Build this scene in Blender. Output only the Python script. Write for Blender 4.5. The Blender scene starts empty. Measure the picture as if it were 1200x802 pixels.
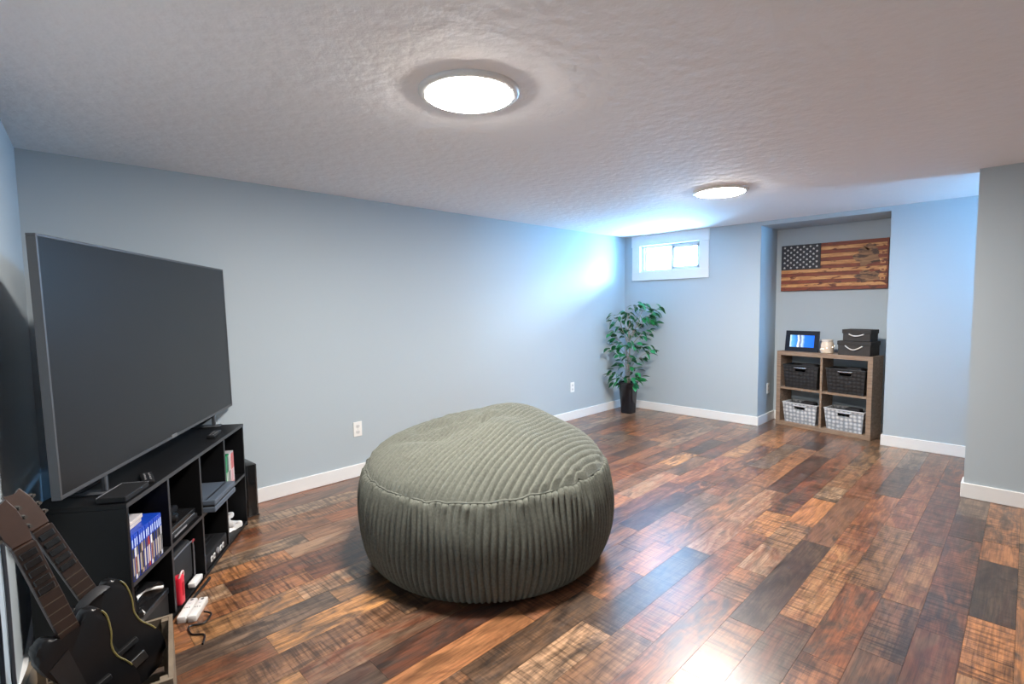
import bpy, bmesh, math, random
from mathutils import Vector, Matrix, noise

random.seed(7)
sc = bpy.context.scene
COL = sc.collection
R = math.radians

# ------------------------------------------------------------------ camera
F_PX = 594.716
YAW, PITCH, ROLL = 0.795106, 0.072539, -0.013731
CAM = Vector((-0.6264, -3.6002, 1.3092))
fwd = Vector((math.cos(YAW) * math.cos(PITCH), math.sin(YAW) * math.cos(PITCH), -math.sin(PITCH)))
rgt = Vector((math.sin(YAW), -math.cos(YAW), 0))
upv = rgt.cross(fwd)
r2 = math.cos(ROLL) * rgt + math.sin(ROLL) * upv
u2 = -math.sin(ROLL) * rgt + math.cos(ROLL) * upv
cd = bpy.data.cameras.new('camera')
cd.sensor_width = 36.0
cd.lens = F_PX / 1200 * 36
cd.clip_start = 0.02
cam = bpy.data.objects.new('camera', cd)
COL.objects.link(cam)
cam.matrix_world = Matrix(((r2.x, u2.x, -fwd.x, CAM.x), (r2.y, u2.y, -fwd.y, CAM.y),
                           (r2.z, u2.z, -fwd.z, CAM.z), (0, 0, 0, 1)))
sc.camera = cam


def ray(px, py):
    return fwd + r2 * ((px - 600) / F_PX) - u2 * ((py - 401) / F_PX)


def project(P):
    d = Vector(P) - CAM
    z = d.dot(fwd)
    if z < 0.05:
        return None
    return 600 + F_PX * d.dot(r2) / z, 401 - F_PX * d.dot(u2) / z


# ------------------------------------------------------------------ world, daylight, exposure
w = bpy.data.worlds.new('sky')
sc.world = w
w.use_nodes = True
bg = w.node_tree.nodes['Background']
bg.inputs[0].default_value = (0.24, 0.58, 1.0, 1)
bg.inputs[1].default_value = 150.0


def light(name, kind, energy, color, loc, direction=None, **kw):
    ld = bpy.data.lights.new(name, kind)
    ld.energy = energy
    ld.color = color
    for k, v in kw.items():
        setattr(ld, k, v)
    o = bpy.data.objects.new(name, ld)
    COL.objects.link(o)
    o.location = loc
    if direction is not None:
        o.rotation_euler = Vector(direction).to_track_quat('-Z', 'Y').to_euler()
    return o


light('sun_offscreen', 'SUN', 55.0, (0.66, 0.85, 1.0), (7, -2, 3), (-1.12, 0.60, -0.70), angle=R(42))
pa = light('window_daylight_portal', 'AREA', 1, (1, 1, 1), (5.12, -0.60, 1.846), (-1, 0, 0), shape='RECTANGLE', size=0.84, size_y=0.38)
pb = light('window_recess_offscreen', 'AREA', 1, (1, 1, 1), (4.44, -4.92, 1.80), (0, 1, 0), shape='RECTANGLE', size=0.86, size_y=0.5)
for o in (pa, pb):
    o.data.cycles.is_portal = True

LAMP = 225.0
sc.view_settings.view_transform = 'Standard'
sc.view_settings.look = 'None'
sc.view_settings.gamma = 1
sc.view_settings.use_curve_mapping = False
sc.view_settings.exposure = 0.52

# ------------------------------------------------------------------ helpers
MATS = {}


def mat(name, color=(0.5, 0.5, 0.5), rough=0.5, metal=0.0, spec=0.5, bump=None, vary=None, emit=None, coat=0.0, sheen=0.0):
    """bump=(scale, strength, distance); vary=(scale, amount) mottles the colour"""
    if name in MATS:
        return MATS[name]
    m = bpy.data.materials.new(name)
    m.use_nodes = True
    nt = m.node_tree
    b = nt.nodes['Principled BSDF']
    b.inputs['Base Color'].default_value = (*color, 1)
    b.inputs['Roughness'].default_value = rough
    b.inputs['Metallic'].default_value = metal
    b.inputs['Specular IOR Level'].default_value = spec
    b.inputs['Coat Weight'].default_value = coat
    b.inputs['Sheen Weight'].default_value = sheen
    if emit:
        b.inputs['Emission Color'].default_value = (*emit[0], 1)
        b.inputs['Emission Strength'].default_value = emit[1]
    tc = nt.nodes.new('ShaderNodeTexCoord')
    if vary:
        n = nt.nodes.new('ShaderNodeTexNoise')
        n.inputs['Scale'].default_value = vary[0]
        n.inputs['Detail'].default_value = 5
        nt.links.new(tc.outputs['Object'], n.inputs['Vector'])
        mx = nt.nodes.new('ShaderNodeMix')
        mx.data_type = 'RGBA'
        a = vary[1]
        mx.inputs[6].default_value = (*[c * (1 - a) for c in color], 1)
        mx.inputs[7].default_value = (*[min(1, c * (1 + a)) for c in color], 1)
        nt.links.new(n.outputs['Fac'], mx.inputs[0])
        nt.links.new(mx.outputs[2], b.inputs['Base Color'])
    if bump:
        n = nt.nodes.new('ShaderNodeTexNoise')
        n.inputs['Scale'].default_value = bump[0]
        n.inputs['Detail'].default_value = 4
        nt.links.new(tc.outputs['Object'], n.inputs['Vector'])
        bp = nt.nodes.new('ShaderNodeBump')
        bp.inputs['Strength'].default_value = bump[1]
        bp.inputs['Distance'].default_value = bump[2]
        nt.links.new(n.outputs['Fac'], bp.inputs['Height'])
        nt.links.new(bp.outputs[0], b.inputs['Normal'])
    MATS[name] = m
    return m


def node(nt, kind, **kw):
    n = nt.nodes.new(kind)
    for k, v in kw.items():
        setattr(n, k, v)
    return n


def ramp(nt, stops, interp='LINEAR'):
    n = nt.nodes.new('ShaderNodeValToRGB')
    cr = n.color_ramp
    cr.interpolation = interp
    while len(cr.elements) < len(stops):
        cr.elements.new(0.5)
    for e, (p, c) in zip(cr.elements, stops):
        e.position = p
        e.color = (*c, 1) if len(c) == 3 else c
    return n


def NB():
    return bmesh.new()


def box(bm, x0, x1, y0, y1, z0, z1, bev=0.0, seg=1):
    vs = [bm.verts.new((x, y, z)) for z in (z0, z1) for y in (y0, y1) for x in (x0, x1)]
    fs = []
    for idx in ((0, 2, 3, 1), (4, 5, 7, 6), (0, 1, 5, 4), (2, 6, 7, 3), (0, 4, 6, 2), (1, 3, 7, 5)):
        fs.append(bm.faces.new([vs[i] for i in idx]))
    if bev > 0:
        es = list({e for f in fs for e in f.edges})
        bmesh.ops.bevel(bm, geom=es, offset=bev, segments=seg, affect='EDGES', profile=0.5)
    return vs


def lathe(bm, prof, n=32, center=(0, 0, 0), cap0=True, cap1=True, square=0.0, rot=0.0):
    rings = []
    for r_, z in prof:
        ring = []
        for i in range(n):
            a = 2 * math.pi * i / n + rot
            k = 1.0
            if square:
                k = 1 / (abs(math.cos(a)) ** square + abs(math.sin(a)) ** square) ** (1 / square)
            ring.append(bm.verts.new((center[0] + r_ * k * math.cos(a), center[1] + r_ * k * math.sin(a), center[2] + z)))
        rings.append(ring)
    for a, b in zip(rings, rings[1:]):
        for i in range(n):
            j = (i + 1) % n
            bm.faces.new((a[i], a[j], b[j], b[i]))
    if cap0:
        bm.faces.new(list(reversed(rings[0])))
    if cap1:
        bm.faces.new(rings[-1])
    return rings


def tube(bm, pts, rad, n=8, flat=1.0):
    pts = [Vector(p) for p in pts]
    rings = []
    for i, p in enumerate(pts):
        t = (pts[min(i + 1, len(pts) - 1)] - pts[max(i - 1, 0)]).normalized()
        a = t.orthogonal().normalized() if i == 0 else (pa_ - t * pa_.dot(t)).normalized()
        pa_ = a
        b = t.cross(a)
        rr = rad[i] if isinstance(rad, (list, tuple)) else rad
        rings.append([bm.verts.new(p + (a * math.cos(2 * math.pi * k / n) + b * flat * math.sin(2 * math.pi * k / n)) * rr) for k in range(n)])
    for a, b in zip(rings, rings[1:]):
        for i in range(n):
            j = (i + 1) % n
            bm.faces.new((a[i], a[j], b[j], b[i]))
    bm.faces.new(list(reversed(rings[0])))
    bm.faces.new(rings[-1])


def prism(bm, outline, z0, z1, bev=0.0):
    """outline in x,y, extruded along z"""
    lo = [bm.verts.new((x, y, z0)) for x, y in outline]
    hi = [bm.verts.new((x, y, z1)) for x, y in outline]
    n = len(outline)
    fs = [bm.faces.new(list(reversed(lo))), bm.faces.new(hi)]
    for i in range(n):
        j = (i + 1) % n
        fs.append(bm.faces.new((lo[i], lo[j], hi[j], hi[i])))
    if bev:
        es = list({e for f in fs[:2] for e in f.edges})
        bmesh.ops.bevel(bm, geom=es, offset=bev, segments=2, affect='EDGES', profile=0.5)


def smooth_curve(pts, k=6):
    pts = [Vector(p) for p in pts]
    out = []
    for i in range(len(pts) - 1):
        p0, p1, p2, p3 = pts[max(i - 1, 0)], pts[i], pts[i + 1], pts[min(i + 2, len(pts) - 1)]
        for j in range(k):
            t = j / k
            out.append(0.5 * ((2 * p1) + (p2 - p0) * t + (2 * p0 - 5 * p1 + 4 * p2 - p3) * t * t + (3 * p1 - p0 - 3 * p2 + p3) * t ** 3))
    out.append(pts[-1])
    return out


def obj(name, bm, m, parent=None, loc=(0, 0, 0), rot=(0, 0, 0), smooth=False, recalc=True):
    if recalc:
        bmesh.ops.recalc_face_normals(bm, faces=bm.faces[:])
    me = bpy.data.meshes.new(name)
    bm.to_mesh(me)
    bm.free()
    if m:
        me.materials.append(m)
    if smooth:
        for p in me.polygons:
            p.use_smooth = True
        if smooth != 'all':
            try:
                me.set_sharp_from_angle(angle=R(38))
            except Exception:
                pass
    o = bpy.data.objects.new(name, me)
    COL.objects.link(o)
    o.location = loc
    o.rotation_euler = rot
    if parent:
        o.parent = parent
    return o


def tag(o, label, cat, group=None):
    o['label'] = label
    o['category'] = cat
    if group:
        o['group'] = group
    return o


def thing(name, label, cat, loc=(0, 0, 0), rot=(0, 0, 0), group=None):
    o = bpy.data.objects.new(name, None)
    o.empty_display_size = 0.1
    COL.objects.link(o)
    o.location = loc
    o.rotation_euler = rot if isinstance(rot, (tuple, list)) or hasattr(rot, 'x') else (0, 0, rot)
    return tag(o, label, cat, group)


def struct(name, bm, m, smooth=False, parent=None):
    o = obj(name, bm, m, parent, smooth=smooth)
    if parent is None:
        o['kind'] = 'structure'
    return o


# ------------------------------------------------------------------ setting
H = 2.13
XF = 4.916           # far wall
XB = 5.398           # alcove back
YA0, YA1 = -1.632, -2.717
XN, YN = 3.799, -3.3425   # partition corner
YBACK = -5.2
YREC = -4.75


def lw(y):           # x of the slanted wall at the left edge of the view
    return -0.572 + 0.085 * y


wall_m = mat('blue_grey_wall_paint', (0.43, 0.495, 0.54), 0.62, bump=(140, 0.12, 0.002), spec=0.3)
white_m = mat('white_trim_paint', (0.80, 0.80, 0.80), 0.4)
plastic_w = mat('white_plastic', (0.85, 0.85, 0.83), 0.35)

# ceiling with stomped plaster texture
cm = mat('textured_ceiling_plaster', (0.93, 0.91, 0.91), 0.75, spec=0.35)
nt = cm.node_tree
b = nt.nodes['Principled BSDF']
tc = node(nt, 'ShaderNodeTexCoord')
nz = node(nt, 'ShaderNodeTexNoise')
nz.inputs['Scale'].default_value = 9
nz.inputs['Detail'].default_value = 3
nt.links.new(tc.outputs['Object'], nz.inputs['Vector'])
vm = node(nt, 'ShaderNodeVectorMath', operation='MULTIPLY_ADD')
vm.inputs[1].default_value = (0.06, 0.06, 0.0)
nt.links.new(nz.outputs['Color'], vm.inputs[0])
nt.links.new(tc.outputs['Object'], vm.inputs[2])
vo = node(nt, 'ShaderNodeTexVoronoi', feature='SMOOTH_F1')
vo.inputs['Scale'].default_value = 17
nt.links.new(vm.outputs[0], vo.inputs['Vector'])
n2 = node(nt, 'ShaderNodeTexNoise')
n2.inputs['Scale'].default_value = 34
n2.inputs['Detail'].default_value = 4
nt.links.new(tc.outputs['Object'], n2.inputs['Vector'])
ad = node(nt, 'ShaderNodeMath', operation='MULTIPLY_ADD')
ad.inputs[1].default_value = 0.9
nt.links.new(n2.outputs['Fac'], ad.inputs[0])
nt.links.new(vo.outputs['Distance'], ad.inputs[2])
bp = node(nt, 'ShaderNodeBump')
bp.inputs['Strength'].default_value = 0.30
bp.inputs['Distance'].default_value = 0.010
nt.links.new(ad.outputs[0], bp.inputs['Height'])
nt.links.new(bp.outputs[0], b.inputs['Normal'])

bm = NB()
box(bm, -1.4, 5.7, YBACK - 0.2, 0.2, H, H + 0.15)
struct('ceiling', bm, cm)

# long wall
bm = NB()
box(bm, -1.2, 5.6, 0.0, 0.15, -0.05, H)
struct('wall_left', bm, wall_m)
# slanted wall at the left edge of the view
bm = NB()
prism(bm, [(lw(0.1), 0.1), (lw(YBACK - .1), YBACK - .1), (lw(YBACK - .1) - .15, YBACK - .1), (lw(0.1) - .15, 0.1)], -0.05, H)
struct('wall_near', bm, wall_m)
# wall behind the camera
bm = NB()
box(bm, -1.3, XN + 0.13, YBACK - 0.15, YBACK, -0.05, H)
struct('wall_back', bm, wall_m)

# far wall with the window opening and the alcove
WY0, WY1, WZ0, WZ1 = -0.222, -0.982, 1.692, 2.003
bm = NB()
T = 0.16
box(bm, XF, XF + T, -0.222, 0.0, -0.05, H)
box(bm, XF, XF + T, WY1, WY0, -0.05, WZ0)
box(bm, XF, XF + T, WY1, WY0, WZ1, H)
struct('wall_far', bm, wall_m)
for nm_, bx_ in (('wall_far_center', (XF, XB + 0.1, YA0, WY1, -0.05, H)), ('wall_lintel', (XF, XB + 0.1, YA1, YA0, 2.088, H)),
                 ('wall_alcove', (XB, XB + 0.1, YA1, YA0, -0.05, 2.088)), ('wall_far_right', (XF, XB + 0.1, YREC - 0.16, YA1, -0.05, H))):
    bm = NB()
    box(bm, *bx_)
    struct(nm_, bm, wall_m)

# partition on the right with the recess behind it
bm = NB()
box(bm, XN, XN + 0.13, YBACK, YN, -0.05, H)
struct('wall_right', bm, wall_m)
# end wall of the recess with the second window opening
bm = NB()
VX0, VX1, VZ0, VZ1 = 4.16, 4.74, 1.62, 1.98
box(bm, XN + 0.13, VX0, YREC - 0.16, YREC, -0.05, H)
box(bm, VX1, XF, YREC - 0.16, YREC, -0.05, H)
box(bm, VX0, VX1, YREC - 0.16, YREC, -0.05, VZ0)
box(bm, VX0, VX1, YREC - 0.16, YREC, VZ1, H)
struct('wall_recess', bm, wall_m)

# ---- baseboards
BH, BT = 0.098, 0.014


def baseboard(name, x0, x1, y0, y1):
    bm = NB()
    box(bm, min(x0, x1), max(x0, x1), min(y0, y1), max(y0, y1), 0.0, BH, 0.003)
    return struct(name, bm, white_m)


baseboard('baseboard_left', lw(0), XF, -BT, 0)
baseboard('baseboard_far', XF - BT, XF, YA0, -BT)
baseboard('baseboard_alcove_left', XF - BT, XB, YA0 - BT, YA0)
baseboard('baseboard_alcove_back', XB - BT, XB, YA0 - BT, YA1 + BT)
baseboard('baseboard_alcove_right', XF, XB, YA1, YA1 + BT)
baseboard('baseboard_far_right', XF - BT, XF, YREC, YA1 + BT)
baseboard('baseboard_right', XN - BT, XN, YBACK, YN + BT)
baseboard('baseboard_partition_end', XN, XN + 0.13, YN, YN + BT)
baseboard('baseboard_recess', XN + 0.13, XN + 0.13 + BT, YREC, YN + BT)
bm = NB()
prism(bm, [(lw(-BT) + BT, -BT), (lw(YBACK) + BT, YBACK), (lw(YBACK), YBACK), (lw(-BT), -BT)], 0, BH)
struct('baseboard_near', bm, white_m)

# ---- windows
glass_m = bpy.data.materials.new('window_glass')
glass_m.use_nodes = True
nt = glass_m.node_tree
for n in list(nt.nodes):
    if n.type != 'OUTPUT_MATERIAL':
        nt.nodes.remove(n)
tr = node(nt, 'ShaderNodeBsdfTransparent')
gl = node(nt, 'ShaderNodeBsdfGlossy')
gl.inputs['Roughness'].default_value = 0.02
mx = node(nt, 'ShaderNodeMixShader')
mx.inputs[0].default_value = 0.06
nt.links.new(tr.outputs[0], mx.inputs[1])
nt.links.new(gl.outputs[0], mx.inputs[2])
nt.links.new(mx.outputs[0], nt.nodes['Material Output'].inputs[0])
vinyl = mat('white_window_vinyl', (0.8, 0.81, 0.82), 0.3)


def make_window(name, frame):
    """frame(u, w, z): u along the opening, w depth out of the room"""
    M_, W_, z0, z1 = frame
    root = bpy.data.objects.new(name, None)
    COL.objects.link(root)
    root.matrix_world = M_
    root['kind'] = 'structure'
    h0, h1 = z0, z1
    # local x along opening 0..W_, local y outwards, z up
    def part(n, boxes, m, parent=root, bev=0.002):
        bm = NB()
        for bx_ in boxes:
            box(bm, *bx_, bev)
        return obj(n, bm, m, parent)
    part('casing_head', [(-0.112, W_ + 0.112, -0.020, -0.001, h1, H - 0.001)], white_m)
    part('casing_cap', [(-0.112, -0.06, -0.026, -0.001, h1 - 0.006, h1 + 0.003), (W_ + 0.06, W_ + 0.112, -0.026, -0.001, h1 - 0.006, h1 + 0.003)], white_m)
    part('casing_side', [(-0.105, 0.0, -0.018, -0.001, h0 - 0.0, h1)], white_m)
    part('casing_side', [(W_, W_ + 0.105, -0.018, -0.001, h0 - 0.0, h1)], white_m)
    part('casing_sill', [(-0.107, W_ + 0.107, -0.020, -0.001, h0 - 0.105, h0)], white_m)
    f = part('window_frame', [(0, W_, 0.05, 0.11, h0, h0 + 0.022), (0, W_, 0.05, 0.11, h1 - 0.022, h1),
                              (0, 0.022, 0.05, 0.11, h0 + 0.02, h1 - 0.02), (W_ - 0.022, W_, 0.05, 0.11, h0 + 0.02, h1 - 0.02)], vinyl)
    mid = W_ * 0.53
    s = part('sliding_sash', [(mid - 0.02, mid + 0.022, 0.045, 0.075, h0 + 0.02, h1 - 0.02), (W_ - 0.055, W_ - 0.02, 0.045, 0.075, h0 + 0.02, h1 - 0.02),
                              (mid, W_ - 0.02, 0.045, 0.075, h0 + 0.02, h0 + 0.048), (mid, W_ - 0.02, 0.045, 0.075, h1 - 0.048, h1 - 0.02)], vinyl)
    part('pane', [(mid + 0.01, W_ - 0.04, 0.058, 0.062, h0 + 0.03, h1 - 0.03)], glass_m, s, 0)
    s = part('fixed_sash', [(mid - 0.03, mid + 0.0, 0.078, 0.105, h0 + 0.02, h1 - 0.02), (0.02, 0.045, 0.078, 0.105, h0 + 0.02, h1 - 0.02)], vinyl)
    part('pane', [(0.03, mid - 0.01, 0.09, 0.094, h0 + 0.02, h1 - 0.02)], glass_m, s, 0)
    return root


# local x -> -Y world, local y -> +X world
M1 = Matrix(((0, 1, 0, XF), (-1, 0, 0, WY0), (0, 0, 1, 0), (0, 0, 0, 1)))
make_window('window_1', (M1, WY0 - WY1, WZ0, WZ1))
M2 = Matrix(((-1, 0, 0, VX1), (0, -1, 0, YREC), (0, 0, 1, 0), (0, 0, 0, 1)))
make_window('window_2', (M2, VX1 - VX0, VZ0, VZ1))

# ---- floor: dark slab with single planks laid along the long wall
fm = bpy.data.materials.new('reclaimed_wood_plank')
fm.use_nodes = True
nt = fm.node_tree
b = nt.nodes['Principled BSDF']
L = nt.links.new
at = node(nt, 'ShaderNodeAttribute', attribute_name='rnd')
geo = node(nt, 'ShaderNodeNewGeometry')
off = node(nt, 'ShaderNodeVectorMath', operation='MULTIPLY_ADD')
off.inputs[1].default_value = (37, 91, 53)
L(at.outputs['Color'], off.inputs[0])
L(geo.outputs['Position'], off.inputs[2])
sep = node(nt, 'ShaderNodeSeparateColor')
L(at.outputs['Color'], sep.inputs[0])


def mapping(scale, src):
    m_ = node(nt, 'ShaderNodeMapping')
    m_.inputs['Scale'].default_value = scale
    L(src, m_.inputs['Vector'])
    return m_.outputs[0]


def nnoise(scale_vec, detail=5, rough=0.6, dist=0.0, src=None):
    n_ = node(nt, 'ShaderNodeTexNoise')
    n_.inputs['Scale'].default_value = 1
    n_.inputs['Detail'].default_value = detail
    n_.inputs['Roughness'].default_value = rough
    n_.inputs['Distortion'].default_value = dist
    L(mapping(scale_vec, src or off.outputs[0]), n_.inputs['Vector'])
    return n_.outputs['Fac']


def mixc(fac, a, c, mode='MIX'):
    m_ = node(nt, 'ShaderNodeMix', data_type='RGBA', blend_type=mode)
    for i, v in ((0, fac), (6, a), (7, c)):
        if isinstance(v, (int, float)):
            m_.inputs[i].default_value = v
        elif isinstance(v, tuple):
            m_.inputs[i].default_value = (*v, 1)
        else:
            L(v, m_.inputs[i])
    return m_.outputs[2]


def math_(op, a, c=None, d=None):
    m_ = node(nt, 'ShaderNodeMath', operation=op)
    for i, v in enumerate((a, c, d)):
        if v is None:
            continue
        if isinstance(v, (int, float)):
            m_.inputs[i].default_value = v
        else:
            L(v, m_.inputs[i])
    return m_.outputs[0]


pal = ramp(nt, [(0.0, (0.055, 0.030, 0.022)), (0.14, (0.13, 0.048, 0.027)), (0.27, (0.31, 0.105, 0.040)), (0.38, (0.13, 0.085, 0.060)),
                (0.50, (0.50, 0.205, 0.072)), (0.62, (0.075, 0.050, 0.038)), (0.74, (0.62, 0.300, 0.110)), (0.84, (0.17, 0.110, 0.075)), (0.92, (0.44, 0.28, 0.165)), (1.0, (0.20, 0.072, 0.036))])
L(sep.outputs[0], pal.inputs[0])
blot = nnoise((3.6, 13, 1), 5, 0.62, 1.2)
blot_r = ramp(nt, [(0.42, (0, 0, 0)), (0.62, (1, 1, 1))])
L(blot, blot_r.inputs[0])
pal2 = ramp(nt, [(0.0, (0.050, 0.038, 0.032)), (0.35, (0.11, 0.072, 0.050)), (0.65, (0.40, 0.17, 0.070)), (1.0, (0.15, 0.050, 0.026))])
L(sep.outputs[1], pal2.inputs[0])
c1 = mixc(math_('MULTIPLY', blot_r.outputs[0], 0.9), pal.outputs[0], pal2.outputs[0])
grain = nnoise((5, 120, 1), 6, 0.65, 0.4)
gr_r = ramp(nt, [(0.32, (0.42, 0.42, 0.42)), (0.6, (1.18, 1.18, 1.18))])
L(grain, gr_r.inputs[0])
c2 = mixc(0.85, c1, gr_r.outputs[0], 'MULTIPLY')
# circular-saw marks across the plank
saw = nnoise((75, 4.5, 1), 3, 0.55, 0.5)
saw_mask = ramp(nt, [(0.52, (0, 0, 0)), (0.78, (1, 1, 1))])
L(math_('ADD', math_('MULTIPLY', nnoise((4.0, 12, 1), 3), 0.8), math_('MULTIPLY', sep.outputs[2], 0.45)), saw_mask.inputs[0])
saw_r = ramp(nt, [(0.36, (0.28, 0.26, 0.25)), (0.56, (1.12, 1.12, 1.12))])
L(saw, saw_r.inputs[0])
c3 = mixc(math_('MULTIPLY', saw_mask.outputs[0], 0.9), c2, saw_r.outputs[0], 'MULTIPLY')
# knots and dark stains
kn = nnoise((5, 14, 1), 3, 0.5)
kn_r = ramp(nt, [(0.66, (0, 0, 0)), (0.74, (1, 1, 1))])
L(kn, kn_r.inputs[0])
c4 = mixc(math_('MULTIPLY', kn_r.outputs[0], 0.8), c3, (0.028, 0.020, 0.017))
dk = ramp(nt, [(0.34, (0.30, 0.30, 0.31)), (0.56, (1.08, 1.08, 1.08))])
L(nnoise((3.0, 9, 1), 5, 0.6, 1.5), dk.inputs[0])
c4 = mixc(0.8, c4, dk.outputs[0], 'MULTIPLY')
L(c4, b.inputs['Base Color'])
rr = math_('MULTIPLY_ADD', grain, 0.12, 0.25)
L(rr, b.inputs['Roughness'])
b.inputs['Specular IOR Level'].default_value = 0.6
b.inputs['Coat Weight'].default_value = 0.45
b.inputs['Coat Roughness'].default_value = 0.26
bp = node(nt, 'ShaderNodeBump')
bp.inputs['Strength'].default_value = 0.22
bp.inputs['Distance'].default_value = 0.003
hh = math_('ADD', math_('MULTIPLY', grain, 0.35), math_('MULTIPLY', math_('MULTIPLY', saw, saw_mask.outputs[0]), 0.35))
L(hh, bp.inputs['Height'])
L(bp.outputs[0], b.inputs['Normal'])

slab_m = mat('plank_underlay', (0.10, 0.065, 0.042), 0.8)
bm = NB()
box(bm, -1.3, 5.5, YBACK - 0.1, 0.1, -0.08, -0.006)
floor = struct('floor', bm, slab_m)

PW = 0.14
planks = []
rng = random.Random(21)
row = 0
y = 0.025
while y > YBACK:
    x = -1.15 - rng.random() * 0.5
    while x < XB + 0.02:
        ln = rng.choice((0.32, 0.42, 0.55, 0.7, 0.85, 1.0, 1.2)) * rng.uniform(0.9, 1.1)
        planks.append((x, min(x + ln, XB + 0.05), y - PW, y))
        x += ln
    y -= PW
    row += 1


def plank_area(p):
    x0, x1, y0, y1 = p
    n_in = 0
    tot = 0
    for i in range(5):
        for j in range(2):
            q = project((x0 + (x1 - x0) * i / 4, y0 + (y1 - y0) * j, 0))
            tot += 1
            if q and -10 < q[0] < 1210 and -10 < q[1] < 812:
                n_in += 1
    if n_in == 0:
        return 0
    c = Vector(((x0 + x1) / 2, (y0 + y1) / 2, 0))
    return n_in / tot * (x1 - x0) / max(0.5, (c - CAM).length) ** 3


def plank_verts(bm, p):
    x0, x1, y0, y1 = p
    g, zb = 0.0005, -0.007
    x0 += g; x1 -= g; y0 += g; y1 -= g
    zt = -0.0003 * ((x0 * 91.7 + y0 * 37.3) % 1)
    lo = [bm.verts.new(v) for v in ((x0, y0, zb), (x1, y0, zb), (x1, y1, zb), (x0, y1, zb))]
    hi = [bm.verts.new(v) for v in ((x0, y0, zt), (x1, y0, zt), (x1, y1, zt), (x0, y1, zt))]
    fs = [bm.faces.new(hi), bm.faces.new(list(reversed(lo)))]
    for i in range(4):
        j = (i + 1) % 4
        fs.append(bm.faces.new((lo[i], lo[j], hi[j], hi[i])))
    return fs


def set_rnd(me, cols):
    a = me.attributes.new('rnd', 'FLOAT_COLOR', 'FACE')
    flat = []
    for c in cols:
        flat += [c[0], c[1], c[2], 1.0]
    a.data.foreach_set('color', flat)


planks.sort(key=plank_area, reverse=True)
rest_bm = NB()
rest_cols = []
for i, p in enumerate(planks):
    c = (rng.random(), rng.random(), rng.random())
    if i < 298 and plank_area(p) > 0:
        bm = NB()
        fs = plank_verts(bm, p)
        o = obj('plank', bm, fm, floor)
        set_rnd(o.data, [c] * len(fs))
    else:
        fs = plank_verts(rest_bm, p)
        rest_cols += [c] * len(fs)
o = obj('planks_beyond', rest_bm, fm, floor)
set_rnd(o.data, rest_cols)
o['kind'] = 'stuff'

# ------------------------------------------------------------------ ceiling lights
lamp_rim = mat('white_lamp_rim', (0.82, 0.82, 0.80), 0.4)
diff_m = mat('lit_lamp_diffuser', (0.9, 0.9, 0.88), 0.5, emit=((1.0, 0.935, 0.86), LAMP))


def ceiling_light(x, y, label):
    t = thing('ceiling_light', label, 'ceiling light', (x, y, H), group='round flush ceiling lights')
    bm = NB()
    lathe(bm, [(0.166, -0.0165), (0.180, -0.0160), (0.189, -0.0125), (0.194, -0.006), (0.194, 0.0)], 56, cap0=False)
    obj('rim', bm, lamp_rim, t, smooth=True)
    bm = NB()
    lathe(bm, [(0.02, -0.0285), (0.09, -0.0275), (0.140, -0.0245), (0.158, -0.0210), (0.167, -0.0168)], 56, cap1=False)
    obj('diffuser', bm, diff_m, t, smooth=True)
    return t


ceiling_light(0.679, -2.053, 'round white flush ceiling light over the bean bag')
ceiling_light(3.150, -1.965, 'round white flush ceiling light towards the window and alcove')

# ------------------------------------------------------------------ wall outlets
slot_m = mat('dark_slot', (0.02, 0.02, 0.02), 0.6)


def outlet(loc, rotz, label):
    t = thing('wall_outlet', label, 'outlet', loc, (0, 0, rotz))
    bm = NB()
    box(bm, -0.035, 0.035, -0.006, 0, -0.057, 0.057, 0.0025, 2)
    pl = obj('cover_plate', bm, plastic_w, t)
    for z in (-0.0225, 0.0225):
        bm = NB()
        k = 20
        prism(bm, [(0.0165 * math.cos(a), 0.0145 * math.sin(a)) for a in [2 * math.pi * i / k for i in range(k)]], 0, 0.0022, 0.0006)
        s = obj('socket', bm, mat('outlet_socket', (0.7, 0.7, 0.69), 0.4), t, (0, -0.006, z), (R(90), 0, 0))
        bm = NB()
        box(bm, -0.007, -0.005, -0.003, 0.006, 0.0018, 0.0026)
        box(bm, 0.005, 0.007, -0.003, 0.005, 0.0018, 0.0026)
        box(bm, -0.002, 0.002, -0.010, -0.006, 0.0018, 0.0026)
        obj('slots', bm, slot_m, s)
    bm = NB()
    lathe(bm, [(0.003, 0), (0.003, 0.001)], 10)
    obj('screw', bm, mat('screw_metal', (0.6, 0.6, 0.6), 0.3, 1), t, (0, -0.006, 0), (R(90), 0, 0))
    return t


outlet((1.220, 0, 0.371), 0, 'white duplex outlet on the long wall behind the bean bag')
outlet((3.851, 0, 0.371), 0, 'white duplex outlet on the long wall beside the potted plant')
outlet((5.207, YA0, 0.367), 0, 'white duplex outlet on the side wall of the alcove')

# ------------------------------------------------------------------ bean bag
BBC = Vector((1.17, -1.557, 0))
V_AZ = R(48.7)
bb_m = bpy.data.materials.new('grey_green_corduroy_plush')
bb_m.use_nodes = True
nt = bb_m.node_tree
L = nt.links.new
b = nt.nodes['Principled BSDF']
b.inputs['Roughness'].default_value = 0.92
b.inputs['Specular IOR Level'].default_value = 0.15
b.inputs['Sheen Weight'].default_value = 0.2
b.inputs['Sheen Roughness'].default_value = 0.4
b.inputs['Sheen Tint'].default_value = (0.8, 0.85, 0.75, 1)
tc = node(nt, 'ShaderNodeTexCoord')
n1 = node(nt, 'ShaderNodeTexNoise')
n1.inputs['Scale'].default_value = 90
n1.inputs['Detail'].default_value = 6
n1.inputs['Roughness'].default_value = 0.7
L(tc.outputs['Object'], n1.inputs['Vector'])
rp = ramp(nt, [(0.3, (0.090, 0.096, 0.082)), (0.7, (0.160, 0.168, 0.143))])
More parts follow.
